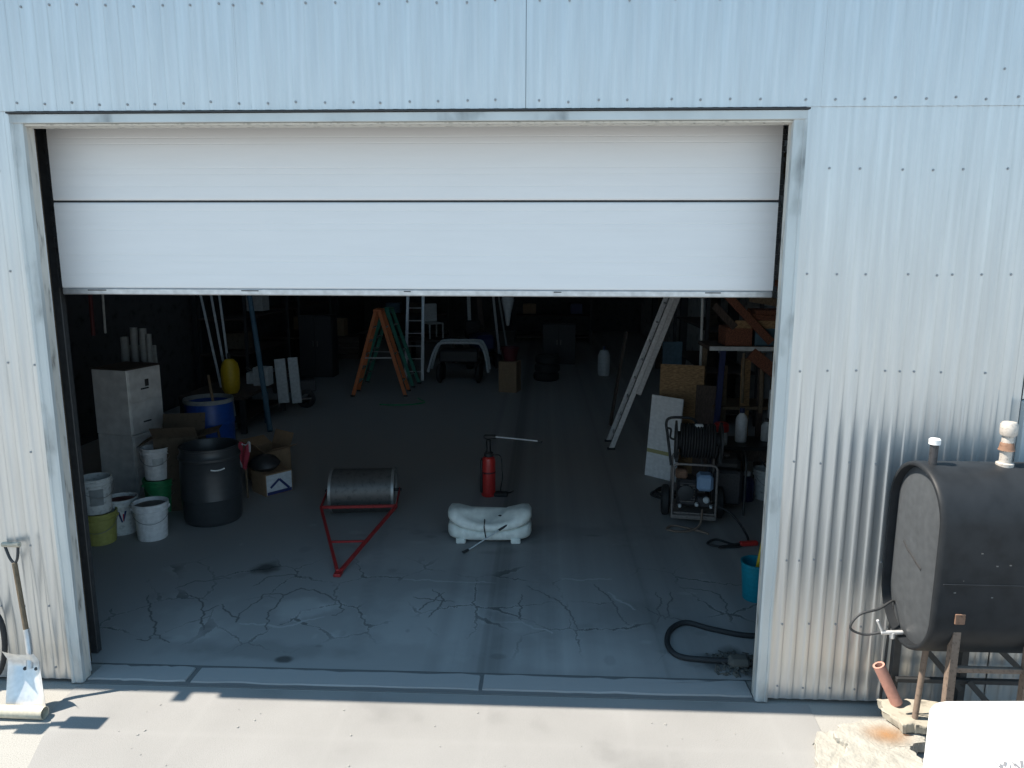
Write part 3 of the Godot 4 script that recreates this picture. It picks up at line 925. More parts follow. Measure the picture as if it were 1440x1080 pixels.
func build_outside() -> void:
	build_oil_tank()
	# terracotta pipe piece, stone slabs
	var br := S()
	lathe(br, [Vector2(0.024, 0.0), Vector2(0.036, 0), Vector2(0.036, 0.27), Vector2(0.024, 0.27), Vector2(0.024, 0.0)], 16, along(Vector3(3.075, 0.165, 0.22), Vector3(-0.10, 0.20, -0.02)))
	tag(put("clay_pipe", br, M.brick_red), "short salmon clay pipe leaning under the oil tank's left end", "clay pipe")
	var slab1 := S()
	rough_stone(slab1, [Vector2(2.55, 0.35), Vector2(2.63, 0.32), Vector2(2.70, 0.37), Vector2(2.76, 0.46), Vector2(2.70, 0.60), Vector2(2.55, 0.86), Vector2(2.40, 0.78), Vector2(2.49, 0.47)], 0.0, 0.045, 0.0, 3.0)
	tag(put("stone_slab", slab1, M.stone), "small pale stone slab lying lowest at the driveway edge", "stone", "pale stones by the oil tank")
	var slab2 := S()
	rough_stone(slab2, [Vector2(2.68, 0.336), Vector2(2.86, 0.27), Vector2(3.04, 0.285), Vector2(3.06, 0.36), Vector2(3.12, 0.356), Vector2(3.16, 0.42), Vector2(3.14, 0.47), Vector2(3.02, 0.52), Vector2(3.02, 0.60), Vector2(3.06, 0.80), Vector2(2.98, 1.0), Vector2(2.50, 1.02), Vector2(2.443, 0.86), Vector2(2.56, 0.64), Vector2(2.66, 0.52), Vector2(2.62, 0.43)], 0.02, 0.09, 0.0, 9.0)
	var s2 := put("stone_slab", slab2, M.stone)
	tag(s2, "broad pale stone slab with a rust coloured stain on top", "stone", "pale stones by the oil tank")
	var blk := S()
	rough_stone(blk, [Vector2(2.98, 0.175), Vector2(3.166, 0.155), Vector2(3.45, 0.19), Vector2(3.40, 0.43), Vector2(3.157, 0.43), Vector2(3.085, 0.41), Vector2(3.02, 0.425), Vector2(2.975, 0.32)], 0.10, 0.16, 0.06, 17.0)
	tag(put("stone_block", blk, M.stone_tan), "tan flat stone lying topmost on the others, just under the tank's legs", "stone", "pale stones by the oil tank")
	var si := Image.create(128, 128, false, Image.FORMAT_RGBA8)
	for y in 128:
		for x in 128:
			var d := Vector2(x - 64, y - 64).length() / 60.0 + wob.get_noise_2d(x * 60.0, y * 60.0) * 0.5
			si.set_pixel(x, y, Color(0.62, 0.44, 0.25, clampf(1.0 - d, 0.0, 1.0) * 0.7))
	var sm2 := StandardMaterial3D.new()
	sm2.albedo_texture = ImageTexture.create_from_image(si)
	sm2.transparency = BaseMaterial3D.TRANSPARENCY_ALPHA
	sm2.roughness = 0.95
	var pm := PlaneMesh.new()
	pm.size = Vector2(0.34, 0.24)
	put("rust_stain", pm, sm2, s2, Transform3D(Basis.IDENTITY, Vector3(2.92, 0.0965, 0.43)))
	# white bin with a sloping lid, at the edge of the frame
	var bin := thing("grit_bin", "large white bin with rounded sloping lid and worn grey print", "bin", Vector3(2.62, 0, 1.36), deg_to_rad(3))
	var bs := S()
	box(bs, Vector3(0.62, 0.32, 0.57), Vector3(1.18, 0.54, 1.06), 0.04)
	put("body", bs, M.white_gloss, bin)
	var ld := S()
	var lp := [Vector2(0.0, 0.56), Vector2(0.0, 0.905), Vector2(0.012, 0.93), Vector2(0.035, 0.94), Vector2(0.28, 0.925), Vector2(1.10, 0.655), Vector2(1.15, 0.62), Vector2(1.15, 0.56)]
	var xs := [-0.004, 0.008, 0.03, 0.06, 1.18, 1.21, 1.23, 1.24]
	var ins := [0.05, 0.025, 0.008, 0.0, 0.0, 0.008, 0.025, 0.05]
	ld.set_smooth_group(1)
	var grid := []
	for i in xs.size():
		var row := []
		for p in lp:
			row.append(Vector3(xs[i], p.y - ins[i] * 0.6, p.x))
		grid.append(row)
	for i in xs.size() - 1:
		for k in lp.size() - 1:
			quad(ld, grid[i][k], grid[i + 1][k], grid[i + 1][k + 1], grid[i][k + 1], Vector3(0, 1, 0.4) if k > 1 else Vector3(0, 0.4, -1))
	ld.set_smooth_group(-1)
	face(ld, grid[0], Vector3.LEFT)
	face(ld, grid[xs.size() - 1], Vector3.RIGHT)
	var lid := put("lid", ld, M.white_gloss, bin)
	var pr := S()
	for k in 11:
		var z := 0.375 + (k % 3) * 0.012
		var x := 0.045 + k * 0.0115 + rng.randf() * 0.004
		box(pr, Vector3(x, 0.925 - 0.3293 * (z - 0.28) + 0.001, z), Vector3(0.005 + 0.006 * (k % 2), 0.003, 0.02 + 0.014 * rng.randf()), 0.001, Basis.from_euler(Vector3(0.318, rng.randf_range(-0.7, 0.7), 0)))
	put("print", pr, M.print_grey, lid).set_meta("kind", "stuff")

	# shovel leaning on the left wall
	var sh := thing("scoop_shovel", "silver scoop shovel with wooden D-handle leaning on corrugated wall", "shovel", Vector3(-2.46, 0, 0.33))
	var top := Vector3(-0.175, 1.02, -0.285)
	var neck := Vector3(-0.05, 0.42, -0.17)
	var ax := (top - neck).normalized()
	var shaft := S()
	rod(shaft, neck, top - ax * 0.12, 0.016)
	put("shaft", shaft, M.wood_grey, sh)
	var dh := S()
	var sd := Vector3(0.055, 0.004, 0.01)
	tube(dh, smooth_path([top - ax * 0.13, top - ax * 0.09 - sd * 0.55, top - sd]), 0.009)
	tube(dh, smooth_path([top - ax * 0.13, top - ax * 0.09 + sd * 0.55, top + sd]), 0.009)
	put("yoke", dh, M.steel_dark, sh)
	var gr := S()
	rod(gr, top - sd * 1.25, top + sd * 1.25, 0.017)
	put("grip", gr, M.wood_pale, sh)
	var sk := S()
	tube(sk, smooth_path([neck + ax * 0.06, neck, Vector3(-0.03, 0.33, -0.145), Vector3(-0.012, 0.24, -0.11)]), 0.02)
	put("socket", sk, M.alu, sh)
	var bl := S()
	bl.set_smooth_group(1)
	var bg := []
	for j in 11:
		var v := j / 10.0
		var row := []
		for i in 13:
			var u := i / 12.0 * 2.0 - 1.0
			var wd := lerpf(0.10, 0.135, v)
			var edge := pow(absf(u), 4.0)
			var c := Vector3(-0.03, 0.30, -0.14).lerp(Vector3(0.03, 0.015, 0.0), v)
			row.append(c + Vector3(u * wd, 0.05 * edge * (1.0 - 0.7 * v) + (0.05 if j == 0 else 0.0), 0.05 * edge * (1.0 - 0.6 * v) + (0.05 if j == 0 else 0.0)))
		bg.append(row)
	for j in 10:
		for i in 12:
			quad(bl, bg[j][i], bg[j][i + 1], bg[j + 1][i + 1], bg[j + 1][i], Vector3(0, 0.6, 0.6))
	bl.set_smooth_group(2)
	var bd := Vector3(0, -0.002, -0.002)
	for j in 10:
		for i in 12:
			quad(bl, bg[j][i] + bd, bg[j][i + 1] + bd, bg[j + 1][i + 1] + bd, bg[j + 1][i] + bd, Vector3(0, -0.6, -0.6))
	put("blade", bl, M.alu_bright, sh)
	for q in [[-0.045, 0.24], [0.03, 0.24]]:
		var rv := S()
		rod(rv, Vector3(q[0], 0.235, -0.115), Vector3(q[0], 0.245, -0.105), 0.012, 8)
		put("rivet", rv, M.steel_dark, sh)
	# pale gutter length on the ground in front of it
	var pv := S()
	var gp := along(Vector3(-3.25, 0.045, 0.375), Vector3(1, -0.005, 0.01))
	lathe(pv, [Vector2(0.034, 0), Vector2(0.040, 0), Vector2(0.040, 0.97), Vector2(0.034, 0.97), Vector2(0.034, 0)], 20, gp)
	tag(put("pvc_pipe", pv, M.pvc_cream), "cream plastic pipe lying on the ground before the shovel", "pipe")
	# black hose hanging by the wall, mostly outside the frame
	tag(put("hose_coil", tubed(smooth_path([Vector3(-2.93, 0.03, 0.10), Vector3(-2.80, 0.12, 0.08), Vector3(-2.755, 0.30, 0.06), Vector3(-2.78, 0.5, 0.05), Vector3(-2.92, 0.62, 0.05), Vector3(-3.08, 0.5, 0.05), Vector3(-3.12, 0.28, 0.06), Vector3(-3.05, 0.1, 0.08)], true), 0.018, 8, true), M.rubber), "black hose coil propped against the wall left of shovel", "hose")
	# conduit with two boxes standing off the wall, left of the frame; its shadow falls on the ground
	var fl := thing("cable_conduit", "grey cable conduit with two boxes on stand-offs left of the door", "conduit", Vector3(-3.6, 2.0, 0.0))
	var fb := S()
	bar(fb, Vector3(-0.75, 0, 0.53), Vector3(0.28, 0, 0.40), 0.045, 0.04)
	put("pipe", fb, M.alu, fl)
	put("stay", boxm(Vector3(0.04, 0.04, 0.50), 0.004, Vector3(-0.6, 0, 0.25)), M.alu, fl)
	put("box", boxm(Vector3(0.13, 0.1, 0.10), 0.008, Vector3(-0.08, 0.0, 0.475)), M.pale_grey, fl)
	put("box", boxm(Vector3(0.20, 0.1, 0.12), 0.008, Vector3(0.21, 0.0, 0.41)), M.pale_grey, fl)

# ---------------------------------------------------------------- inside things
func bucket(called: String, label: String, at: Vector3, body: Material, inner: Material, h := 0.38, r := 0.155, turn := 0.0, fill := 0.75, group := "buckets by the left door jamb") -> Node3D:
	var t := thing(called, label, "bucket", at, turn, group)
	var rb := r * 0.86
	var e := 0.004
	put("shell", lathed([Vector2(0, 0.003), Vector2(rb - 0.006, 0.0), Vector2(rb, 0.006), Vector2(lerpf(rb, r, 0.80), h * 0.80), Vector2(r + 0.010, h * 0.805), Vector2(r + 0.010, h * 0.82), Vector2(r + 0.001, h * 0.825), Vector2(r + 0.001, h * 0.90), Vector2(r + 0.009, h * 0.905), Vector2(r + 0.009, h * 0.92), Vector2(r + 0.002, h * 0.925), Vector2(r + 0.003, h - 0.012), Vector2(r + 0.010, h - 0.010), Vector2(r + 0.010, h - 0.002), Vector2(r, h), Vector2(r - e, h - 0.003), Vector2(rb - e, 0.01), Vector2(0, 0.01)], 36), body, t)
	put("contents", lathed([Vector2(lerpf(rb, r, fill) - 0.006, h * fill), Vector2(r * 0.5, h * fill + 0.012), Vector2(0, h * fill)], 24), inner, t)
	var pts := []
	for k in 15:
		var a := PI * k / 14.0
		pts.append(Vector3(cos(a) * (r + 0.012), h * 0.84 - sin(a) * 0.13, 0.03 + sin(a) * (r * 0.93)))
	put("bail", tubed(pts, 0.0028, 6), M.wire, t)
	for s: int in [-1, 1]:
		var l := S()
		rod(l, Vector3(s * (r - 0.002), h * 0.84, 0.0), Vector3(s * (r + 0.018), h * 0.84, 0.0), 0.016, 10)
		put("lug", l, body, t)
	return t

func patch(r0: float, r1: float, h: float, pts: Array) -> SurfaceTool:
	# flat print wrapped on a tapered bucket side: pts are (angle, height)
	var st := S()
	st.set_smooth_group(1)
	var on := func(p: Vector2):
		var r := lerpf(r0, r1, p.y / h) + 0.0012
		return Vector3(sin(p.x) * r, p.y, cos(p.x) * r)
	for q in pts:
		var a: Vector2 = q[0]
		var b: Vector2 = q[1]
		var c: Vector2 = q[2]
		var d: Vector2 = q[3]
		var n := int(maxf(absf(b.x - a.x), absf(a.x - d.x)) / 0.06) + 2
		for i in n:
			var t0 := float(i) / n
			var t1 := float(i + 1) / n
			var mid := (a + b + c + d) / 4.0
			for j in n:
				var u0 := float(j) / n
				var u1 := float(j + 1) / n
				quad(st, on.call(a.lerp(b, t0).lerp(d.lerp(c, t0), u0)), on.call(a.lerp(b, t1).lerp(d.lerp(c, t1), u0)), on.call(a.lerp(b, t1).lerp(d.lerp(c, t1), u1)), on.call(a.lerp(b, t0).lerp(d.lerp(c, t0), u1)), on.call(mid) - Vector3(0, mid.y, 0))
	return st

func carton(called: String, label: String, at: Vector3, size: Vector3, turn: float, m: Material, flaps := true, group := "") -> Node3D:
	var t := thing(called, label, "box", at, turn, group)
	var w := 0.006
	for s: int in [-1, 1]:
		put("side", boxm(Vector3(size.x, size.y, w), 0.001, Vector3(0, size.y / 2, s * size.z / 2)), m, t)
		put("side", boxm(Vector3(w, size.y, size.z - w * 2), 0.001, Vector3(s * (size.x / 2 - w), size.y / 2, 0)), m, t)
	put("bottom", boxm(Vector3(size.x - 0.02, w, size.z - 0.02), 0.001, Vector3(0, 0.012, 0)), m, t)
	if flaps:
		for s: int in [-1, 1]:
			var a := 0.5 + rng.randf() * 0.7
			var f := S()
			box(f, Vector3(0, size.y, s * size.z / 2) + Vector3(0, sin(a) * 0.5, s * cos(a) * 0.5) * size.z * 0.5, Vector3(size.x * 0.98, w, size.z * 0.5), 0.001, Basis(Vector3.RIGHT, -s * a))
			put("flap", f, m, t)
			var g := S()
			var a2 := rng.randf_range(-0.5, 0.5)
			box(g, Vector3(s * size.x / 2, size.y, 0) + Vector3(s * cos(a2) * 0.5, sin(a2) * 0.5, 0) * size.z * 0.5, Vector3(size.z * 0.5, w, size.z * 0.96), 0.001, Basis(Vector3.BACK, s * a2))
			put("flap", g, m, t)
	else:
		put("lid", boxm(Vector3(size.x, w, size.z), 0.001, Vector3(0, size.y + w / 2, 0)), m, t)
	return t

func build_left() -> void:
	bucket("bucket", "mustard yellow bucket nearest the left jamb, under a white one", Vector3(-3.64, 0.012, -2.42), M.plastic_yellow, M.murky, 0.33, 0.158, 0.4, 0.3)
	var dw := bucket("bucket", "dirty white bucket stacked on the mustard yellow bucket", Vector3(-3.66, 0.33, -2.43), M.plastic_dirty, M.murky, 0.37, 0.150, 0.9, 0.6)
	put("label", patch(0.129, 0.150, 0.37, [[Vector2(-0.75, 0.27), Vector2(-0.3, 0.27), Vector2(-0.3, 0.10), Vector2(-0.75, 0.10)], [Vector2(-0.3, 0.27), Vector2(0.15, 0.27), Vector2(0.15, 0.10), Vector2(-0.3, 0.10)]]), M.tube_grey, dw)
	var v := bucket("bucket", "white bucket with a dark V print and maroon contents", Vector3(-3.575, 0.012, -2.70), M.plastic_dirty, M.maroon, 0.385, 0.156, 0.5, 0.90)
	v.rotation.y = 0.52
	v.get_node("bail").rotation.y = PI
	put("print", patch(0.134, 0.156, 0.385, [[Vector2(-0.27, 0.27), Vector2(-0.12, 0.27), Vector2(0.06, 0.15), Vector2(-0.05, 0.15)], [Vector2(0.34, 0.27), Vector2(0.20, 0.27), Vector2(0.08, 0.19), Vector2(0.12, 0.15)]]), M.print_blue, v)
	put("print", patch(0.134, 0.156, 0.385, [[Vector2(0.07, 0.24), Vector2(0.15, 0.24), Vector2(0.09, 0.16), Vector2(0.055, 0.16)]]), M.print_red, v)
	bucket("bucket", "clean white bucket with a wire bail and dark contents", Vector3(-3.18, 0.012, -2.56), M.plastic_white, M.murky, 0.39, 0.165, 0.5, 0.90)
	bucket("bucket", "green bucket under the tall white bucket by the cabinet", Vector3(-3.52, 0.012, -3.36), M.plastic_green, M.murky, 0.39, 0.165, 0.8, 0.4)
	var wg := bucket("bucket", "white bucket on top of the green bucket", Vector3(-3.525, 0.40, -3.36), M.plastic_white, M.murky, 0.37, 0.152, 0.3, 0.5)
	put("label", patch(0.131, 0.152, 0.37, [[Vector2(-0.1, 0.26), Vector2(0.3, 0.26), Vector2(0.3, 0.18), Vector2(-0.1, 0.18)], [Vector2(0.3, 0.26), Vector2(0.7, 0.26), Vector2(0.7, 0.18), Vector2(0.3, 0.18)]]), M.pale_grey, wg)
	# two stacked filing cabinets
	for k in 2:
		var c := thing("filing_cabinet", ["lower grey filing cabinet carrying another one, behind the buckets", "upper grey filing cabinet with brown top, stacked behind the buckets"][k], "filing cabinet", Vector3(-4.17 - k * 0.004, 0.012 + k * 0.785, -4.02 + k * 0.003), deg_to_rad(-13.0), "stacked filing cabinets")
		put("carcass", boxm(Vector3(0.50, 0.78, 0.54), 0.006, Vector3(0, 0.39, 0)), M.cabinet, c)
		for dk in 2:
			var dr := put("drawer", boxm(Vector3(0.012, 0.36, 0.50), 0.004, Vector3(0.256, 0.203 + dk * 0.376, 0)), M.cabinet, c)
			put("handle", boxm(Vector3(0.014, 0.016, 0.12), 0.003, Vector3(0.267, 0.135 + dk * 0.40, 0.02)), M.steel_dark, dr)
			if k == 1 and dk == 1:
				put("label_holder", boxm(Vector3(0.006, 0.085, 0.06), 0.002, Vector3(0.265, 0.60, -0.02)), M.steel_dark, dr)
		if k == 1:
			put("top_board", boxm(Vector3(0.52, 0.018, 0.56), 0.003, Vector3(0, 0.79, 0)), M.cabinet_top, c)
	# tubes standing behind the cabinets
	for q in [[-4.55, 1.86, 0.05], [-4.42, 1.98, 0.045], [-4.30, 1.97, 0.045], [-4.22, 1.9, 0.035]]:
		var st := S()
		lathe(st, [Vector2(0, 0), Vector2(q[2], 0), Vector2(q[2], q[1]), Vector2(q[2] - 0.006, q[1]), Vector2(q[2] - 0.006, q[1] - 0.1), Vector2(0, q[1] - 0.1)], 16, along(Vector3(q[0], 0.012, -4.55 - q[2]), Vector3(0.01, 1, -0.02)))
		tag(put("plastic_tube", st, M.tube_grey), {1.86: "fattest and shortest pale tube behind the filing cabinets", 1.98: "tallest pale tube behind the filing cabinets, second from left", 1.97: "pale tube behind the cabinets, third from left and almost tallest", 1.9: "thinnest pale tube at right end behind the filing cabinets"}[q[1]], "tube", "pale tubes behind the cabinets")
	tag(put("pale_board", boxm(Vector3(0.42, 1.74, 0.03), 0.004, Vector3(-4.38, 0.885, -4.72)), M.tube_grey), "pale upright board behind the tubes and filing cabinets", "board")
	# hanging tool handles near the jamb
	for q in [[-4.84, "maroon", "dark red tool handle hanging on the left wall", 0.025, 1.90], [-4.68, "pale_grey", "pale thin tool handle hanging left of the cabinets", 0.014, 1.93]]:
		var st := S()
		rod(st, Vector3(q[0], 2.9, -4.52), Vector3(q[0] - 0.01, q[4], -4.5), q[3])
		var o := put("tool_handle", st, M[q[1]])
		tag(o, q[2], "tool handle")
	var rail := S()
	bar(rail, Vector3(-6.2, 2.92, -4.54), Vector3(-4.3, 2.92, -4.54), 0.04, 0.06)
	tag(put("hanging_rail", rail, M.inner_wood), "dark timber rail with tool handles hanging from it", "rail")
	# black open barrel
	var b := thing("barrel", "big black open-topped plastic barrel with hand slots", "barrel", Vector3(-2.79, 0.012, -3.12), 0.3)
	b.scale = Vector3(1.0, 0.95, 1.0)
	put("body", lathed([Vector2(0, 0.004), Vector2(0.27, 0.0), Vector2(0.292, 0.02), Vector2(0.302, 0.06), Vector2(0.312, 0.30), Vector2(0.314, 0.305), Vector2(0.318, 0.31), Vector2(0.314, 0.32), Vector2(0.314, 0.60), Vector2(0.306, 0.74), Vector2(0.314, 0.755), Vector2(0.322, 0.765), Vector2(0.322, 0.79), Vector2(0.312, 0.80), Vector2(0.300, 0.83), Vector2(0.300, 0.875), Vector2(0.308, 0.88), Vector2(0.308, 0.90), Vector2(0.296, 0.902), Vector2(0.288, 0.89), Vector2(0.286, 0.70), Vector2(0.296, 0.3), Vector2(0.26, 0.02), Vector2(0, 0.02)], 48), M.barrel_black, b)
	var hs := S()
	var hp := []
	for k in 7:
		var a := 0.15 + k * 0.075
		hp.append(Vector3(sin(a) * 0.318, 0.68 - 0.012 * sin(PI * k / 6.0), cos(a) * 0.318))
	tube(hs, hp, 0.008)
	put("handle", hs, M.cabinet, b)
	# blue drum with a pole in it
	var d := thing("drum", "blue plastic drum with open pale rim behind the barrel", "drum", Vector3(-3.66, 0.012, -5.0))
	d.scale = Vector3(1.0, 1.12, 1.0)
	put("body", lathed([Vector2(0, 0.0), Vector2(0.28, 0.0), Vector2(0.30, 0.03), Vector2(0.315, 0.25), Vector2(0.325, 0.27), Vector2(0.325, 0.29), Vector2(0.315, 0.31), Vector2(0.315, 0.58), Vector2(0.325, 0.60), Vector2(0.325, 0.62), Vector2(0.315, 0.64), Vector2(0.305, 0.85), Vector2(0.298, 0.85), Vector2(0.298, 0.05), Vector2(0, 0.05)], 40), M.plastic_blue, d)
	put("rim", lathed([Vector2(0.298, 0.845), Vector2(0.318, 0.845), Vector2(0.322, 0.87), Vector2(0.316, 0.895), Vector2(0.300, 0.895), Vector2(0.296, 0.845)], 40), M.tube_grey, d)
	var pl := S()
	rod(pl, Vector3(-3.36, 0.012, -4.72), Vector3(-3.56, 1.35, -4.84), 0.018)
	tag(put("pole", pl, M.wood_grey), "brown wooden pole leaning in front of blue drum", "pole")
	# tall brown carton and its crumpled top
	carton("carton", "tall dark brown carton standing behind the black barrel", Vector3(-3.33, 0.012, -3.55), Vector3(0.48, 0.86, 0.40), 0.25, M.cardboard_dark)
	# two cartons right of the barrel
	var c1 := carton("carton", "open carton with white and blue printed side beside the barrel", Vector3(-2.50, 0.012, -4.12), Vector3(0.34, 0.27, 0.36), deg_to_rad(-40.0), M.cardboard, false)
	put("printed_side", boxm(Vector3(0.003, 0.25, 0.34), 0.001, Vector3(0.171, 0.135, 0)), M.paper_white, c1)
	var pb := S()
	bar(pb, Vector3(0.174, 0.05, -0.13), Vector3(0.174, 0.19, 0.0), 0.03, 0.003, Vector3.RIGHT, 0.0005)
	bar(pb, Vector3(0.174, 0.19, 0.0), Vector3(0.174, 0.10, 0.12), 0.03, 0.003, Vector3.RIGHT, 0.0005)
	put("print", pb, M.print_blue, c1)
	put("print", boxm(Vector3(0.003, 0.04, 0.33), 0.001, Vector3(0.1735, 0.03, 0)), M.print_blue, c1)
	carton("carton", "brown carton with pale open flaps, farthest of the pair", Vector3(-2.72, 0.012, -4.62), Vector3(0.40, 0.42, 0.38), deg_to_rad(-35.0), M.cardboard)
	var bg := S()
	lathe(bg, [Vector2(0, 0), Vector2(0.14, 0.02), Vector2(0.19, 0.10), Vector2(0.15, 0.20), Vector2(0.05, 0.27), Vector2(0, 0.28)], 18, Transform3D(Basis.from_euler(Vector3(0.2, 0.3, 0.1)).scaled(Vector3(1, 0.7, 0.9)), Vector3(-2.58, 0.29, -4.15)))
	tag(put("rubbish_bag", bg, M.plastic_black), "crumpled black bag on top of the printed carton", "bag")
	var rg := S()
	rg.set_smooth_group(1)
	var cl := []
	for j in 8:
		var row := []
		for i in 6:
			var u := i / 5.0
			var w := j / 7.0
			row.append(Vector3(-2.78 + 0.16 * u * (1.0 - w * 0.55) + 0.04 * w, 0.70 - 0.30 * w + 0.03 * sin(u * 7.0), -3.80 + 0.035 * sin(u * 9.0 + w * 4.0)))
		cl.append(row)
	for j in 7:
		for i in 5:
			quad(rg, cl[j][i], cl[j][i + 1], cl[j + 1][i + 1], cl[j + 1][i], Vector3.BACK)
			var dz := Vector3(0, 0, -0.006)
			quad(rg, cl[j][i] + dz, cl[j][i + 1] + dz, cl[j + 1][i + 1] + dz, cl[j + 1][i] + dz, Vector3.FORWARD)
	var rag := thing("rag", "red rag with white hem draped at the barrel's right", "rag")
	put("cloth", rg, M.cloth_red, rag)
	put("hem", tubed(smooth_path([cl[7][0] , cl[4][0], cl[0][0], cl[0][3], cl[0][5], cl[3][5]]), 0.012), M.paper_white, rag)
	var rs := S()
	rod(rs, Vector3(-2.70, 0.012, -3.84), Vector3(-2.70, 0.68, -3.825), 0.014)
	put("stick", rs, M.wood_grey, rag)
	# workbench with yellow can and pale boxes
	var wb := thing("workbench", "dark workbench along the left side holding yellow can", "workbench", Vector3(-4.55, 0.012, -7.9))
	put("worktop", boxm(Vector3(1.1, 0.05, 1.9), 0.005, Vector3(0, 0.60, 0)), M.board_brown, wb)
	for q in [[-0.5, -0.9], [0.5, -0.9], [-0.5, 0.9], [0.5, 0.9]]:
		put("leg", boxm(Vector3(0.08, 0.575, 0.08), 0.004, Vector3(q[0], 0.2875, q[1])), M.steel_dark, wb)
	put("shelf", boxm(Vector3(1.0, 0.03, 1.8), 0.004, Vector3(0, 0.2, 0)), M.board_brown, wb)
	var yc := thing("yellow_can", "tall yellow gas can standing on the dark workbench", "can", Vector3(-4.36, 0.637, -7.3))
	put("body", lathed([Vector2(0, 0), Vector2(0.10, 0), Vector2(0.135, 0.06), Vector2(0.15, 0.16), Vector2(0.15, 0.40), Vector2(0.13, 0.50), Vector2(0.07, 0.57), Vector2(0.03, 0.58), Vector2(0, 0.58)], 24), M.yellow, yc)
	put("neck", lathed([Vector2(0.03, 0.575), Vector2(0.034, 0.66), Vector2(0.02, 0.68), Vector2(0, 0.68)], 14), M.plastic_black, yc)
	var k1 := put("pale_box", boxm(Vector3(0.27, 0.32, 0.25), 0.006, Vector3(-4.12, 0.80, -8.1)), M.pale_grey)
	tag(k1, "pale grey box on the workbench behind yellow can", "box")
	tag(put("pale_box", boxm(Vector3(0.16, 0.2, 0.2), 0.006, Vector3(-4.37, 0.74, -8.25)), M.pale_grey), "small pale box on workbench, hidden half by yellow can", "box")
	for q in [[-3.86, 1.05, 0.19, "wider pale panel leaning at the workbench's end"], [-3.62, 1.08, 0.17, "narrower pale panel leaning farthest from the workbench"]]:
		var st := S()
		box(st, Vector3(q[0], q[1] * 0.5 + 0.15, -8.3), Vector3(q[2], q[1] - 0.25, 0.05), 0.005, Basis.from_euler(Vector3(-0.12, 0, 0.10)))
		tag(put("pale_sheet", st, M.pale_grey), q[3], "panel", "pale panels by the workbench")
	var st2 := S()
	rod(st2, Vector3(-3.95, 0.02, -7.75), Vector3(-4.0, 0.55, -7.85), 0.05)
	tag(put("pale_roll", st2, M.panel_teal), "bluish roll standing against the workbench edge", "roll")
	# pipes leaning on the left wall
	for q in [[-5.29, 2.17, -4.93, 1.12, "leftmost of the grey pipes leaning left of the drum"], [-5.10, 2.17, -4.80, 1.22, "middle one of the grey pipes leaning left of drum"], [-4.95, 2.17, -4.72, 1.42, "rightmost of the grey pipes leaning left of drum"], [-4.40, 2.17, -4.17, 1.50, "lone wide bluish pipe leaning toward the workbench"]]:
		var a := Vector3(q[0], q[1], -8.4)
		var e := Vector3(q[2], q[3], -8.0)
		var dd := (e - a).normalized()
		var st := S()
		rod(st, a - dd * 1.6, e + dd * ((e.y - 0.03) / absf(dd.y)), 0.022 if q[0] < -4.5 else 0.045)
		tag(put("leaning_pipe", st, M.pale_grey if q[0] < -4.5 else M.panel_teal), q[4], "pipe", "pipes leaning on the left")
	# dark shelving further back along the left, with boxes
	rack(Vector3(-5.55, 0.012, -10.9), 1.0, 2.4, "dark shelf rack with cartons on the left wall")
	rack(Vector3(-5.55, 0.012, -14.2), 1.0, 2.6, "dark shelf rack deeper along the left wall")

func rack(at: Vector3, w: float, l: float, label: String) -> void:
	var t := thing("shelf_rack", label, "shelf rack", at)
	for q in [[-1, -1], [1, -1], [-1, 1], [1, 1]]:
		put("post", boxm(Vector3(0.06, 2.6, 0.06), 0.004, Vector3(q[0] * w / 2, 1.3, q[1] * l / 2)), M.steel_dark, t)
	for k in 4:
		put("shelf", boxm(Vector3(w - 0.07, 0.03, l), 0.004, Vector3(0, 0.2 + k * 0.72, 0)), M.board_brown, t)

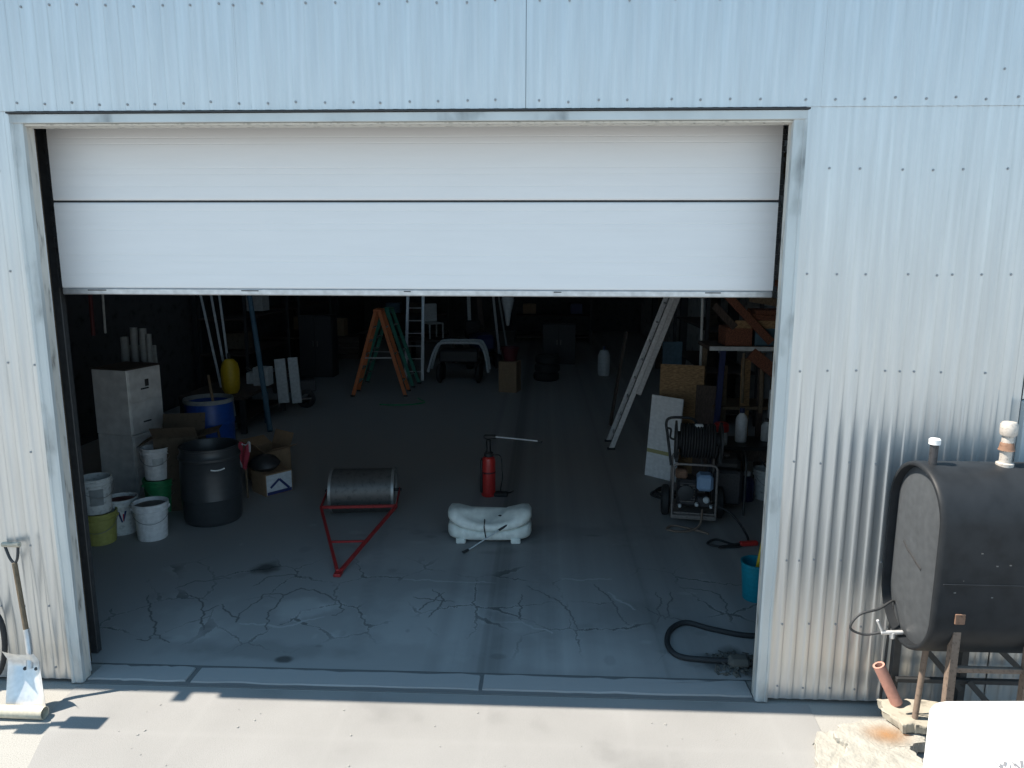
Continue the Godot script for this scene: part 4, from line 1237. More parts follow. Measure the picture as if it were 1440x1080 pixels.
func build_centre() -> void:
	# lawn roller
	var r := thing("lawn_roller", "steel lawn roller with red A-frame drawbar resting on floor", "lawn roller")
	var A := Vector3(-1.54, 0.262, -3.41)
	var B := Vector3(-0.82, 0.262, -3.49)
	var n := (B - A).normalized()
	var fr := along(A, B - A)
	var L := A.distance_to(B)
	put("drum", lathed([Vector2(0.20, 0.025), Vector2(0.232, 0.025), Vector2(0.25, 0.03), Vector2(0.25, L - 0.03), Vector2(0.232, L - 0.025), Vector2(0.20, L - 0.025)], 48, fr), M.drum_steel, r)
	for e in [[0.0, 0.03], [L - 0.03, L]]:
		put("rim", lathed([Vector2(0.235, e[0]), Vector2(0.256, e[0]), Vector2(0.256, e[1]), Vector2(0.235, e[1]), Vector2(0.235, e[0])], 48, fr), M.drum_rim, r)
	for e in [0.022, L - 0.026]:
		put("end_plate", lathed([Vector2(0, e), Vector2(0.24, e), Vector2(0.24, e + 0.004), Vector2(0, e + 0.004)], 40, fr), M.drum_rim if e > 0.3 else M.drum_steel, r)
	var ax := S()
	rod(ax, A - n * 0.07, B + n * 0.07, 0.018)
	put("axle", ax, M.steel_dark, r)
	var a0 := A - n * 0.045
	var b0 := B + n * 0.045
	var fwd := n.cross(Vector3.UP).normalized()
	if fwd.z < 0:
		fwd = -fwd
	var a1 := a0 + fwd * 0.40 + Vector3(0, -0.055, 0)
	var b1 := b0 + fwd * 0.40 + Vector3(0, -0.055, 0)
	var tip := Vector3(-1.0, 0.045, -1.76)
	for q in [[a0, a1], [b0, b1]]:
		var st := S()
		bar(st, q[0] - fwd * 0.03, q[1] + fwd * 0.02, 0.012, 0.045)
		put("side_arm", st, M.red_paint, r)
	var st3 := S()
	bar(st3, a1 - n * 0.0, b1 + n * 0.0, 0.03, 0.03)
	put("cross_bar", st3, M.red_paint, r)
	for q in [[a1, tip - n * 0.012], [b1, tip + n * 0.012]]:
		var st := S()
		bar(st, q[0], q[1], 0.028, 0.036)
		put("draw_bar", st, M.red_paint, r)
	var st4 := S()
	bar(st4, a1.lerp(tip, 0.58), b1.lerp(tip, 0.58), 0.024, 0.02)
	put("brace", st4, M.red_paint, r)
	put("hitch", boxm(Vector3(0.07, 0.03, 0.10), 0.006, tip + Vector3(0, -0.012, 0.02)), M.red_paint, r)
	# red pump sprayer with wand
	var s := thing("pump_sprayer", "red cylindrical pump sprayer with black pump and grey wand", "sprayer", Vector3(0.21, 0.012, -4.08))
	put("body", lathed([Vector2(0, 0.0), Vector2(0.085, 0.0), Vector2(0.092, 0.015), Vector2(0.092, 0.03), Vector2(0.082, 0.04), Vector2(0.082, 0.44), Vector2(0.075, 0.475), Vector2(0.045, 0.50), Vector2(0, 0.505)], 28), M.sprayer_red, s)
	put("collar", lathed([Vector2(0.05, 0.49), Vector2(0.058, 0.50), Vector2(0.058, 0.54), Vector2(0.03, 0.56), Vector2(0.028, 0.70), Vector2(0.0, 0.70)], 16), M.plastic_black, s)
	put("grip", boxm(Vector3(0.16, 0.05, 0.05), 0.015, Vector3(0.02, 0.74, 0)), M.plastic_black, s)
	put("band", lathed([Vector2(0.0835, 0.29), Vector2(0.0845, 0.295), Vector2(0.0845, 0.305), Vector2(0.0835, 0.31)], 28), M.maroon, s)
	var w := S()
	rod(w, Vector3(0.09, 0.76, 0.08), Vector3(0.60, 0.745, 0.20), 0.009)
	put("wand", w, M.pale_grey, s)
	var nz := S()
	rod(nz, Vector3(0.595, 0.745, 0.199), Vector3(0.65, 0.735, 0.21), 0.013)
	put("nozzle", nz, M.plastic_black, s)
	put("hose", tubed(smooth_path([Vector3(0.05, 0.52, 0.02), Vector3(0.15, 0.50, 0.05), Vector3(0.17, 0.25, 0.05), Vector3(0.15, 0.06, 0.04), Vector3(0.24, 0.015, -0.06), Vector3(0.30, 0.02, -0.12)]), 0.008), M.rubber, s)
	put("foot_plate", boxm(Vector3(0.17, 0.05, 0.11), 0.012, Vector3(0.15, 0.025, 0.02)), M.plastic_black, s)
	put("back_pad", boxm(Vector3(0.03, 0.42, 0.12), 0.01, Vector3(-0.085, 0.25, -0.01)), M.plastic_black, s)
	# white spot sprayer tank
	var t := thing("spot_sprayer", "low white two-tier sprayer tank with black lid and wand", "sprayer tank", Vector3(0.32, 0.012, -2.78), 0.03)
	t.scale = Vector3(1.0, 0.78, 1.0)
	var shell := func(hx: float, hz: float, levels: Array, bow: float):
		var st := S()
		st.set_smooth_group(1)
		var prev := []
		var first := []
		for lv in levels:
			var ring := []
			for i in 64:
				var a := TAU * i / 64.0
				var e := 0.55
				var x := signf(cos(a)) * pow(absf(cos(a)), e)
				var z := signf(sin(a)) * pow(absf(sin(a)), e)
				var f: float = lv[1]
				ring.append(Vector3(x * hx * f, lv[0] + bow * x * x * lv[2], z * hz * (f - 0.05 + 0.05 * (1.0 - x * x))))
			if prev:
				for i in 64:
					var j := (i + 1) % 64
					var o: Vector3 = (ring[i] + prev[i]) * 0.5
					quad(st, prev[i], prev[j], ring[j], ring[i], Vector3(o.x, 0.0, o.z).normalized() + Vector3(0, 0.01 + (0.8 if lv[1] < 0.9 and lv[2] > 0.5 else 0.0), 0))
			else:
				first = ring
			prev = ring
		face(st, prev, Vector3.UP)
		face(st, first, Vector3.DOWN)
		return st
	put("base", shell.call(0.435, 0.24, [[0.05, 0.93, 0.0], [0.06, 0.97, 0.0], [0.10, 1.0, 0.0], [0.135, 1.0, 0.4], [0.150, 0.97, 0.8], [0.158, 0.90, 0.8]], 0.09), M.tank_cream, t)
	put("tank", shell.call(0.435, 0.235, [[0.150, 0.88, 0.6], [0.160, 0.96, 0.7], [0.185, 1.0, 0.8], [0.225, 1.0, 0.9], [0.250, 0.95, 1.0], [0.260, 0.82, 1.0], [0.250, 0.45, 0.9]], 0.16), M.tank_cream, t)
	for q in [[-0.29, 0.19], [0.27, 0.19], [-0.29, -0.17], [0.27, -0.17]]:
		put("foot", boxm(Vector3(0.10, 0.075, 0.09), 0.012, Vector3(q[0], 0.037, q[1])), M.tank_cream, t)
	put("lid", lathed([Vector2(0.10, 0.27), Vector2(0.10, 0.31), Vector2(0.085, 0.32), Vector2(0, 0.325)], 24, Transform3D(Basis.IDENTITY, Vector3(0.14, 0.0, -0.02))), M.plastic_black, t)
	put("recess", boxm(Vector3(0.22, 0.02, 0.13), 0.006, Vector3(-0.12, 0.266, -0.05)), M.plastic_black, t)
	put("pump", boxm(Vector3(0.12, 0.07, 0.09), 0.012, Vector3(-0.14, 0.29, -0.08)), M.plastic_black, t)
	var hd := S()
	tube(hd, smooth_path([Vector3(0.37, 0.335, -0.10), Vector3(0.27, 0.305, 0.10), Vector3(0.20, 0.27, 0.20), Vector3(0.10, 0.20, 0.252)]), 0.014)
	put("wand_grip", hd, M.plastic_black, t)
	var wn := S()
	rod(wn, Vector3(0.10, 0.20, 0.254), Vector3(-0.20, 0.03, 0.44), 0.008)
	put("wand", wn, M.pale_grey, t)
	var wt := S()
	rod(wt, Vector3(-0.195, 0.032, 0.436), Vector3(-0.25, 0.016, 0.475), 0.017)
	put("nozzle", wt, M.plastic_black, t)
	put("strap", tubed(smooth_path([Vector3(-0.06, 0.270, -0.02), Vector3(-0.05, 0.271, 0.15), Vector3(-0.05, 0.235, 0.238), Vector3(-0.04, 0.15, 0.246), Vector3(-0.03, 0.08, 0.246)]), 0.006), M.steel_dark, t)

func step_ladder(called: String, label: String, at: Vector3, turn: float, h: float, spread: float, wd: float, rails: Material, steps: Material) -> Node3D:
	var t := thing(called, label, "step ladder", at, turn, "step ladders in the back")
	for s: int in [-1, 1]:
		for f: int in [-1, 1]:
			var st := S()
			bar(st, Vector3(f * spread / 2, 0.0, s * wd / 2), Vector3(f * 0.04, h, s * wd * 0.36), 0.028 if f > 0 else 0.03, 0.075, Vector3(f, 0, 0), 0.004)
			put("rail", st, rails, t)
			put("foot", boxm(Vector3(0.09, 0.04, 0.04), 0.006, Vector3(f * spread / 2, 0.02, s * wd / 2)), M.rubber, t)
	for k in 5:
		var u := (k + 1) / 6.2
		var st := S()
		box(st, Vector3(lerpf(-spread / 2, -0.04, u), h * u, 0), Vector3(0.085, 0.022, lerpf(wd, wd * 0.72, u) - 0.03), 0.003)
		put("step", st, steps, t)
		if k % 2 == 0:
			var s2 := S()
			box(s2, Vector3(lerpf(spread / 2, 0.04, u), h * u, 0), Vector3(0.022, 0.03, lerpf(wd, wd * 0.72, u) - 0.03), 0.003)
			put("back_brace", s2, steps, t)
	put("top_cap", boxm(Vector3(0.17, 0.05, wd * 0.72 + 0.05), 0.008, Vector3(0, h + 0.02, 0)), rails, t)
	var sp := S()
	bar(sp, Vector3(-spread * 0.27, h * 0.46, wd * 0.44), Vector3(spread * 0.27, h * 0.46, wd * 0.44), 0.006, 0.02)
	put("spreader", sp, steps, t)
	return t

func build_back() -> void:
	step_ladder("step_ladder", "orange A-frame step ladder standing open on the floor", Vector3(-2.57, 0.012, -10.6), deg_to_rad(4), 1.77, 1.10, 0.62, M.fibre_orange, M.alu)
	step_ladder("step_ladder", "green step ladder half hidden behind the orange one", Vector3(-2.62, 0.012, -11.7), deg_to_rad(-6), 1.72, 1.25, 0.5, M.fibre_green, M.alu)
	# upright aluminium ladder behind
	var al := thing("ladder", "tall upright aluminium ladder just right of the step ladders", "ladder", Vector3(-2.18, 0.012, -12.6))
	for s: int in [-1, 1]:
		var st := S()
		bar(st, Vector3(s * 0.2, 0.0, 0.25), Vector3(s * 0.17, 3.4, -0.5), 0.03, 0.07)
		put("rail", st, M.alu, al)
	for k in 11:
		var st := S()
		var u := (k + 0.7) / 11.5
		rod(st, Vector3(-0.19, 3.4 * u, 0.25 - 0.75 * u), Vector3(0.19, 3.4 * u, 0.25 - 0.75 * u), 0.014, 8)
		put("rung", st, M.alu, al)
	# white bent tube frame
	var wf := thing("tube_frame", "white bent tube frame with rounded corners in the back", "frame", Vector3(-1.08, 0.012, -12.1))
	for z: float in [0.0, -0.5]:
		put("hoop", tubed(smooth_path([Vector3(-0.72, 0.25, z), Vector3(-0.60, 0.66, z), Vector3(-0.50, 0.86, z), Vector3(-0.38, 0.93, z), Vector3(0.0, 0.935, z), Vector3(0.42, 0.93, z), Vector3(0.53, 0.86, z), Vector3(0.62, 0.64, z), Vector3(0.68, 0.25, z)]), 0.035, 10), M.pale_grey, wf)
	put("seat_pan", boxm(Vector3(0.9, 0.28, 0.6), 0.03, Vector3(0, 0.62, -0.25)), M.plastic_black, wf)
	for q in [[-0.45, 0.0], [0.45, 0.0], [-0.45, -0.5], [0.45, -0.5]]:
		put("wheel", lathed([Vector2(0.0, -0.06), Vector2(0.16, -0.06), Vector2(0.22, -0.03), Vector2(0.22, 0.03), Vector2(0.16, 0.06), Vector2(0, 0.06)], 20, along(Vector3(q[0], 0.22, q[1]), Vector3.RIGHT)), M.rubber, wf)
	# carton and pot
	carton("carton", "tan carton standing alone on the floor far back", Vector3(0.15, 0.012, -11.1), Vector3(0.40, 0.66, 0.36), -0.25, M.cardboard, false)
	var pt := thing("plant_pot", "dark red pot resting on the lone tan carton", "pot", Vector3(0.15, 0.685, -11.1))
	put("pot", lathed([Vector2(0, 0), Vector2(0.13, 0), Vector2(0.19, 0.26), Vector2(0.205, 0.26), Vector2(0.205, 0.30), Vector2(0.18, 0.30), Vector2(0.17, 0.24), Vector2(0, 0.24)], 22), M.maroon, pt)
	# two boxes and a pallet in the far left
	carton("carton", "left one of two small cartons on the far crate", Vector3(-5.55, 0.66, -16.2), Vector3(0.36, 0.42, 0.3), 0.1, M.cardboard_dark, false, "small cartons on the far crate")
	carton("carton", "right one of two small cartons on the far crate", Vector3(-5.02, 0.66, -16.2), Vector3(0.4, 0.48, 0.3), -0.1, M.cardboard, false, "small cartons on the far crate")
	var cr := thing("crate", "low dark timber crate carrying two small cartons far back", "crate", Vector3(-5.2, 0.012, -16.2))
	for k in 4:
		put("plank", boxm(Vector3(1.7, 0.14, 0.03), 0.004, Vector3(0, 0.09 + k * 0.16, 0.42)), M.board_brown, cr)
	put("top", boxm(Vector3(1.7, 0.03, 0.86), 0.004, Vector3(0, 0.63, 0)), M.board_brown, cr)
	for s: int in [-1, 1]:
		put("end", boxm(Vector3(0.03, 0.6, 0.8), 0.004, Vector3(s * 0.83, 0.31, 0)), M.board_brown, cr)
	# dark cart between the bench and the ladders
	var ct := thing("hand_cart", "dark two-wheeled hand cart parked near the left bench", "cart", Vector3(-4.0, 0.012, -9.3), 0.4)
	put("tray", boxm(Vector3(0.8, 0.22, 0.55), 0.02, Vector3(0, 0.42, 0)), M.engine, ct)
	for s: int in [-1, 1]:
		put("wheel", lathed([Vector2(0.1, -0.03), Vector2(0.15, -0.03), Vector2(0.18, -0.015), Vector2(0.18, 0.015), Vector2(0.15, 0.03), Vector2(0.1, 0.03)], 20, along(Vector3(0.2, 0.18, s * 0.3), Vector3.BACK)), M.rubber, ct)
		put("spokes", boxm(Vector3(0.24, 0.03, 0.015), 0.003, Vector3(0.2, 0.18, s * 0.3)), M.frame_grey, ct)
		put("leg", boxm(Vector3(0.03, 0.3, 0.03), 0.003, Vector3(-0.3, 0.15, s * 0.2)), M.frame_grey, ct)
	put("handle", tubed(smooth_path([Vector3(-0.4, 0.45, -0.24), Vector3(-0.8, 0.75, -0.22), Vector3(-0.84, 0.78, 0.0), Vector3(-0.8, 0.75, 0.22), Vector3(-0.4, 0.45, 0.24)]), 0.014), M.frame_grey, ct)
	# machines and shelves in the dark
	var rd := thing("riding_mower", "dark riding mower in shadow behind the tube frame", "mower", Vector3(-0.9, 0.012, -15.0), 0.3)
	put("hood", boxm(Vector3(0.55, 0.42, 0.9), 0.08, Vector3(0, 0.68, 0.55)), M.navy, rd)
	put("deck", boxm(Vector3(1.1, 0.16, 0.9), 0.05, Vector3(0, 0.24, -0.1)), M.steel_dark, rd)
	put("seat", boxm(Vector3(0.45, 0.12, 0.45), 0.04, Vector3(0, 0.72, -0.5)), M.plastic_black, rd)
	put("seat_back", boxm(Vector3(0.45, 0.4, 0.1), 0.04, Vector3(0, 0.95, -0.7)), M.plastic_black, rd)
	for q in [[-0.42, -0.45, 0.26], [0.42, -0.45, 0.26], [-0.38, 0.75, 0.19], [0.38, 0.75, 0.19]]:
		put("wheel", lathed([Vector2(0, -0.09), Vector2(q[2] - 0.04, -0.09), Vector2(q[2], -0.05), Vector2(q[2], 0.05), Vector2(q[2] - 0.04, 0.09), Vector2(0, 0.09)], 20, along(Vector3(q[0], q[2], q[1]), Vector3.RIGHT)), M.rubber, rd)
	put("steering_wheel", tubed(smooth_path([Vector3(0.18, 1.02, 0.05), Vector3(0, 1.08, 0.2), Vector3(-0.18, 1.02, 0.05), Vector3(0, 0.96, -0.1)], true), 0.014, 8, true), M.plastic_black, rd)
	rack(Vector3(-3.6, 0.012, -20.5), 2.4, 0.7, "dark shelf rack against the back wall, left side")
	rack(Vector3(1.2, 0.012, -20.5), 2.6, 0.7, "dark shelf rack against the back wall, right side")
	for q in [[-4.3, 0.97, -20.5, 0.5, "blue grey box on the left back rack's middle shelf", "panel_teal"], [-3.5, 0.97, -20.5, 0.42, "brown box on the left back rack's middle shelf", "cardboard_dark"], [-2.9, 1.69, -20.5, 0.4, "grey box high on the left back rack", "pale_grey"], [0.4, 0.97, -20.5, 0.45, "brown box on the right back rack's middle shelf", "cardboard"], [1.4, 1.69, -20.5, 0.5, "grey box high on the right back rack", "pale_grey"], [2.0, 0.97, -20.5, 0.4, "blue box on the right back rack's middle shelf", "navy"], [-5.5, 0.97, -10.4, 0.4, "brown box on the near left rack's middle shelf", "cardboard_dark"], [-5.5, 1.69, -11.4, 0.45, "grey box high on the near left rack", "pale_grey"], [-5.5, 0.97, -14.6, 0.45, "brown box on the deeper left rack", "cardboard"]]:
		tag(put("storage_box", boxm(Vector3(q[3], 0.34, 0.4), 0.008, Vector3(q[0], q[1] + 0.035, q[2]) + Vector3(0, 0.16, 0)), M[q[5]]), q[4], "box", "boxes on the racks")
	# grey plastic chair and hanging funnel
	var ch := thing("chair", "grey plastic chair stored on the dark back bench", "chair", Vector3(-2.2, 0.66, -15.6), 0.6)
	put("seat", boxm(Vector3(0.45, 0.04, 0.45), 0.015, Vector3(0, 0.42, 0)), M.pale_grey, ch)
	put("backrest", boxm(Vector3(0.45, 0.5, 0.04), 0.015, Vector3(0, 0.7, -0.22)), M.pale_grey, ch)
	for q in [[-1, -1], [1, -1], [-1, 1], [1, 1]]:
		put("leg", boxm(Vector3(0.04, 0.42, 0.04), 0.008, Vector3(q[0] * 0.2, 0.21, q[1] * 0.2)), M.pale_grey, ch)
	var bb := thing("bench", "dark bench in the back with a grey chair on it", "bench", Vector3(-2.2, 0.012, -15.6))
	put("top", boxm(Vector3(1.4, 0.06, 0.8), 0.006, Vector3(0, 0.61, 0)), M.board_brown, bb)
	for s: int in [-1, 1]:
		put("leg", boxm(Vector3(0.08, 0.58, 0.7), 0.006, Vector3(s * 0.6, 0.29, 0)), M.board_brown, bb)
	tag(put("hanging_bag", lathed([Vector2(0, 1.2), Vector2(0.04, 1.22), Vector2(0.09, 1.55), Vector2(0.16, 1.85), Vector2(0.10, 2.1), Vector2(0.02, 2.3), Vector2(0, 2.3)], 14, Transform3D(Basis.IDENTITY, Vector3(-0.02, 0, -13.6))), M.pale_grey), "pale bag hanging from a cord above the lone carton", "bag")
	var cord := S()
	rod(cord, Vector3(-0.02, 2.28, -13.6), Vector3(-0.02, 6.03, -13.6), 0.008, 6)
	tag(put("cord", cord, M.steel_dark), "thin dark cord from the roof holding pale bag", "cord")
	for q in [[-1.55, -0.15, 0.10, "pale_grey", "leftmost of the leaning boards in the dark behind tube frame"], [-1.15, -0.30, 0.16, "board_brown", "wide dark leaning board in the middle of the back"], [-0.70, -0.35, 0.07, "pale_grey", "thin pale leaning strip behind the tube frame"], [-0.45, -0.5, 0.05, "tube_grey", "thinnest leaning strip behind the tube frame, near pale bag"]]:
		var st := S()
		bar(st, Vector3(q[0] + 0.3, 0.02, -16.6), Vector3(q[0] + 0.3 + q[1], 2.9, -17.2), q[2], 0.03, Vector3.BACK)
		tag(put("leaning_board", st, M[q[3]]), q[4], "board", "boards leaning far back")
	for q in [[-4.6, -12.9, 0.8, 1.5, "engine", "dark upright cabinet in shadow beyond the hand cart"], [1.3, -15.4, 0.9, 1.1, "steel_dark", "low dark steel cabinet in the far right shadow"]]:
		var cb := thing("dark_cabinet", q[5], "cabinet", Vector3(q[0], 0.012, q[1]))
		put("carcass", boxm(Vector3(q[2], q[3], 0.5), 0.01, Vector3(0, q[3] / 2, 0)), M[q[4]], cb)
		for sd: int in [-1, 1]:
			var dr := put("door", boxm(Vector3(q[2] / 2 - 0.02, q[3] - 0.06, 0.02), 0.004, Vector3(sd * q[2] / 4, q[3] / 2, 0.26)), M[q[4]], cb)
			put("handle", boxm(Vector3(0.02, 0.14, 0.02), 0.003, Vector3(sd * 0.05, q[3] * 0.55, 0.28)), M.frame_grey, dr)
	for k in 3:
		var ty := lathed([Vector2(0.17, -0.09), Vector2(0.26, -0.10), Vector2(0.30, -0.06), Vector2(0.305, 0.0), Vector2(0.30, 0.06), Vector2(0.26, 0.10), Vector2(0.17, 0.09), Vector2(0.17, -0.09)], 28)
		tag(put("tyre", ty, M.rubber, null, Transform3D(Basis.IDENTITY, Vector3(0.95 + 0.02 * k, 0.115 + k * 0.2, -12.6))), ["bottom tyre of the stack right of the lone carton", "middle tyre of the stack right of the lone carton", "top tyre of the stack right of the lone carton"][k], "tyre", "stacked tyres")
	tag(put("garden_hose", tubed(smooth_path([Vector3(-2.35, 0.024, -9.45), Vector3(-2.1, 0.024, -9.40), Vector3(-1.75, 0.024, -9.46), Vector3(-1.5, 0.024, -9.7), Vector3(-1.7, 0.024, -10.1)]), 0.014, 8), M.plastic_green), "short green hose lying before the orange step ladder", "hose")
	var gc := thing("gas_cylinder", "pale bluish gas cylinder standing behind the leaning ladder", "gas cylinder", Vector3(2.38, 0.012, -13.4))
	put("body", lathed([Vector2(0, 0), Vector2(0.13, 0), Vector2(0.15, 0.05), Vector2(0.15, 0.50), Vector2(0.10, 0.62), Vector2(0, 0.65)], 20), M.pale_grey, gc)
	put("valve", lathed([Vector2(0.03, 0.63), Vector2(0.03, 0.72), Vector2(0, 0.73)], 10), M.navy, gc)

func build_right() -> void:
	# extension ladder
	var l := thing("extension_ladder", "long aluminium extension ladder leaning against the loft beam", "ladder", Vector3(1.86, 0.012, -6.55))
	var dir := Vector3(0.83, 2.29, 0.0).normalized()
	var sx := Vector3(dir.y, -dir.x, 0)
	for sec in 2:
		var p := node("base_section" if sec == 0 else "fly_section", l)
		var len0 := 0.0 if sec == 0 else 0.95
		var len1 := 3.95 if sec == 0 else 4.05
		var off := sx * (0.045 if sec == 0 else 0.125)
		var hw := 0.24 if sec == 0 else 0.205
		for s: int in [-1, 1]:
			var st := S()
			bar(st, dir * len0 + off + Vector3(0, 0, s * hw), dir * len1 + off + Vector3(0, 0, s * hw), 0.028, 0.075, sx, 0.004)
			put("rail", st, M.alu_bright, p)
		var u := len0 + 0.22
		while u < len1:
			var st := S()
			rod(st, dir * u + off + Vector3(0, 0, -hw), dir * u + off + Vector3(0, 0, hw), 0.016, 8)
			put("rung", st, M.alu, p)
			u += 0.305
		if sec == 0:
			for s: int in [-1, 1]:
				put("foot", boxm(Vector3(0.12, 0.03, 0.05), 0.006, Vector3(0.05, 0.016, s * hw)), M.rubber, p)
	var pk := S()
	bar(pk, Vector3(2.04, 0.02, -7.9), Vector3(2.30, 1.62, -8.15), 0.035, 0.22, Vector3.BACK)
	tag(put("plank", pk, M.board_brown), "dark plank leaning just left of the extension ladder", "plank")
	# white panel, plywood sheet, teal panel
	var wp := thing("white_panel", "white panel with a yellowish tape strip leaning by plywood", "panel", Vector3(2.42, 0.012, -4.86), deg_to_rad(-43.0))
	var tilt := Basis(Vector3.RIGHT, -0.10)
	var w1 := S()
	box(w1, tilt * Vector3(0, 0.55, 0) , Vector3(0.48, 1.09, 0.02), 0.003, tilt)
	put("sheet", w1, M.plastic_white, wp)
	var w2 := S()
	box(w2, tilt * Vector3(-0.05, 0.35, 0.012), Vector3(0.37, 0.05, 0.004), 0.001, tilt)
	put("tape", w2, M.stain_yellow, wp)
	var py := S()
	box(py, Vector3(2.72, 0.745, -5.22), Vector3(0.58, 1.47, 0.02), 0.002, Basis.from_euler(Vector3(-0.09, -0.25, 0)))
	tag(put("plywood_sheet", py, M.plywood), "brown plywood sheet standing behind the white panel and the pressure washer", "plywood")
	var py2 := S()
	box(py2, Vector3(3.03, 0.62, -5.05), Vector3(0.30, 1.22, 0.025), 0.002, Basis.from_euler(Vector3(-0.10, -0.3, 0)))
	tag(put("brown_board", py2, M.board_brown), "narrow dark brown board leaning at the plywood's right side", "board")
	tag(put("teal_sheet", boxm(Vector3(0.30, 1.58, 0.04), 0.004, Vector3(2.90, 0.80, -7.0)), M.panel_teal), "narrow dark teal panel standing behind the plywood sheet", "panel")
	var wpole := S()
	rod(wpole, Vector3(3.03, 0.02, -5.45), Vector3(3.03, 2.35, -5.6), 0.02)
	tag(put("pale_pole", wpole, M.pale_grey), "thin pale pole standing at the plywood's right edge", "pole")
	var bp := S()
	bar(bp, Vector3(3.06, 0.02, -4.72), Vector3(3.18, 1.75, -4.95), 0.05, 0.07)
	tag(put("blue_post", bp, M.navy), "dark blue post leaning between washer and workbench", "post")
	# pressure washer
	var p := thing("pressure_washer", "pressure washer on a tube-frame cart with two wheels", "pressure washer", Vector3(2.55, 0.012, -3.38), deg_to_rad(-8))
	for s: int in [-1, 1]:
		var z := 0.22 * s
		put("frame_hoop", tubed([Vector3(-0.24, 0.08, z), Vector3(-0.24, 0.64, z), Vector3(-0.225, 0.675, z), Vector3(-0.19, 0.69, z), Vector3(0.17, 0.69, z), Vector3(0.205, 0.675, z), Vector3(0.22, 0.64, z), Vector3(0.22, 0.08, z)], 0.015, 10), M.frame_grey, p)
		put("frame_foot", boxm(Vector3(0.48, 0.05, 0.04), 0.006, Vector3(-0.01, 0.10, z)), M.frame_grey, p)
	put("deck", boxm(Vector3(0.46, 0.02, 0.42), 0.004, Vector3(-0.01, 0.135, 0)), M.frame_grey, p)
	for s: int in [-1, 1]:
		var wh := put("wheel", lathed([Vector2(0.09, -0.035), Vector2(0.14, -0.045), Vector2(0.17, -0.03), Vector2(0.175, 0.0), Vector2(0.17, 0.03), Vector2(0.14, 0.045), Vector2(0.09, 0.035)], 26, along(Vector3(s * 0.295 - 0.01, 0.175, -0.10), Vector3.RIGHT)), M.rubber, p)
		put("rim", lathed([Vector2(0, -0.02), Vector2(0.05, -0.03), Vector2(0.095, -0.03), Vector2(0.095, 0.03), Vector2(0.05, 0.03), Vector2(0, 0.02)], 20, along(Vector3(s * 0.295 - 0.01, 0.175, -0.10), Vector3.RIGHT)), M.frame_grey, wh)
	var en := S()
	box(en, Vector3(-0.08, 0.34, 0.02), Vector3(0.22, 0.30, 0.26), 0.03)
	put("engine", en, M.engine, p)
	var fins := S()
	for k in 7:
		box(fins, Vector3(-0.08, 0.26 + k * 0.03, 0.165), Vector3(0.16, 0.008, 0.03), 0.001)
	put("cooling_fin", fins, M.frame_grey, p).set_meta("kind", "stuff")
	put("starter", lathed([Vector2(0, 0), Vector2(0.09, 0), Vector2(0.085, 0.05), Vector2(0.04, 0.06), Vector2(0, 0.06)], 20, along(Vector3(-0.10, 0.36, 0.15), Vector3.BACK)), M.steel_dark, p)
	put("fuel_tank", boxm(Vector3(0.17, 0.18, 0.2), 0.03, Vector3(0.10, 0.48, 0.12)), M.label_blue, p)
	put("pump_head", boxm(Vector3(0.14, 0.12, 0.16), 0.015, Vector3(0.09, 0.25, 0.08)), M.engine, p)
	for q in [[0.12, 0.29, 0.17, 0.035], [0.02, 0.24, 0.19, 0.022], [-0.16, 0.22, 0.2, 0.02], [0.17, 0.22, 0.18, 0.018]]:
		var st := S()
		lathe(st, [Vector2(0, 0), Vector2(q[3], 0), Vector2(q[3], 0.03), Vector2(q[3] * 0.6, 0.045), Vector2(0, 0.045)], 14, along(Vector3(q[0], q[1], q[2]), Vector3.BACK))
		put("gauge", st, M.pale_grey, p)
	put("muffler", boxm(Vector3(0.13, 0.10, 0.12), 0.02, Vector3(-0.15, 0.55, 0.08)), M.rust, p)
	# hose reel on top
	var rl := put("hose_reel", lathed([Vector2(0, -0.25), Vector2(0.215, -0.25), Vector2(0.215, -0.23), Vector2(0.10, -0.22), Vector2(0.10, 0.22), Vector2(0.215, 0.23), Vector2(0.215, 0.25), Vector2(0, 0.25)], 28, along(Vector3(0.02, 0.90, 0.0), Vector3.RIGHT)), M.steel_dark, p)
	var coil := S()
	for layer in 3:
		var pts := []
		var turns := 13
		for k in turns * 14 + 1:
			var a := TAU * k / 14.0
			var rr := 0.125 + 0.028 * layer
			pts.append(Vector3(0.02 - 0.19 + 0.38 * k / (turns * 14.0), 0.90 + sin(a) * rr, cos(a) * rr))
		tube(coil, pts, 0.0135, 6)
	put("coiled_hose", coil, M.rubber, rl)
	put("crank", tubed(smooth_path([Vector3(-0.22, 0.90, 0), Vector3(-0.28, 0.93, 0.02), Vector3(-0.28, 1.03, 0.06), Vector3(-0.33, 1.05, 0.07)]), 0.011), M.steel_dark, rl)
	put("tie", boxm(Vector3(0.09, 0.05, 0.05), 0.012, Vector3(0.02, 1.075, 0.04)), M.pale_grey, rl)
	put("reel_stand", boxm(Vector3(0.03, 0.24, 0.30), 0.004, Vector3(-0.21, 0.80, -0.02)), M.steel_dark, p)
	put("reel_stand", boxm(Vector3(0.03, 0.24, 0.30), 0.004, Vector3(0.25, 0.80, -0.02)), M.steel_dark, p)
	put("push_handle", tubed(smooth_path([Vector3(-0.25, 0.55, -0.20), Vector3(-0.30, 0.88, -0.28), Vector3(-0.32, 1.02, -0.30), Vector3(-0.28, 1.08, -0.30), Vector3(-0.15, 1.09, -0.30), Vector3(-0.03, 1.08, -0.30), Vector3(0.02, 1.02, -0.30), Vector3(0.02, 0.9, -0.28), Vector3(0.1, 0.55, -0.2)]), 0.016), M.steel_dark, p)
	var gn := thing("generator", "dark boxy generator standing just behind the pressure washer's right side", "generator", Vector3(2.98, 0.012, -3.72), -0.2)
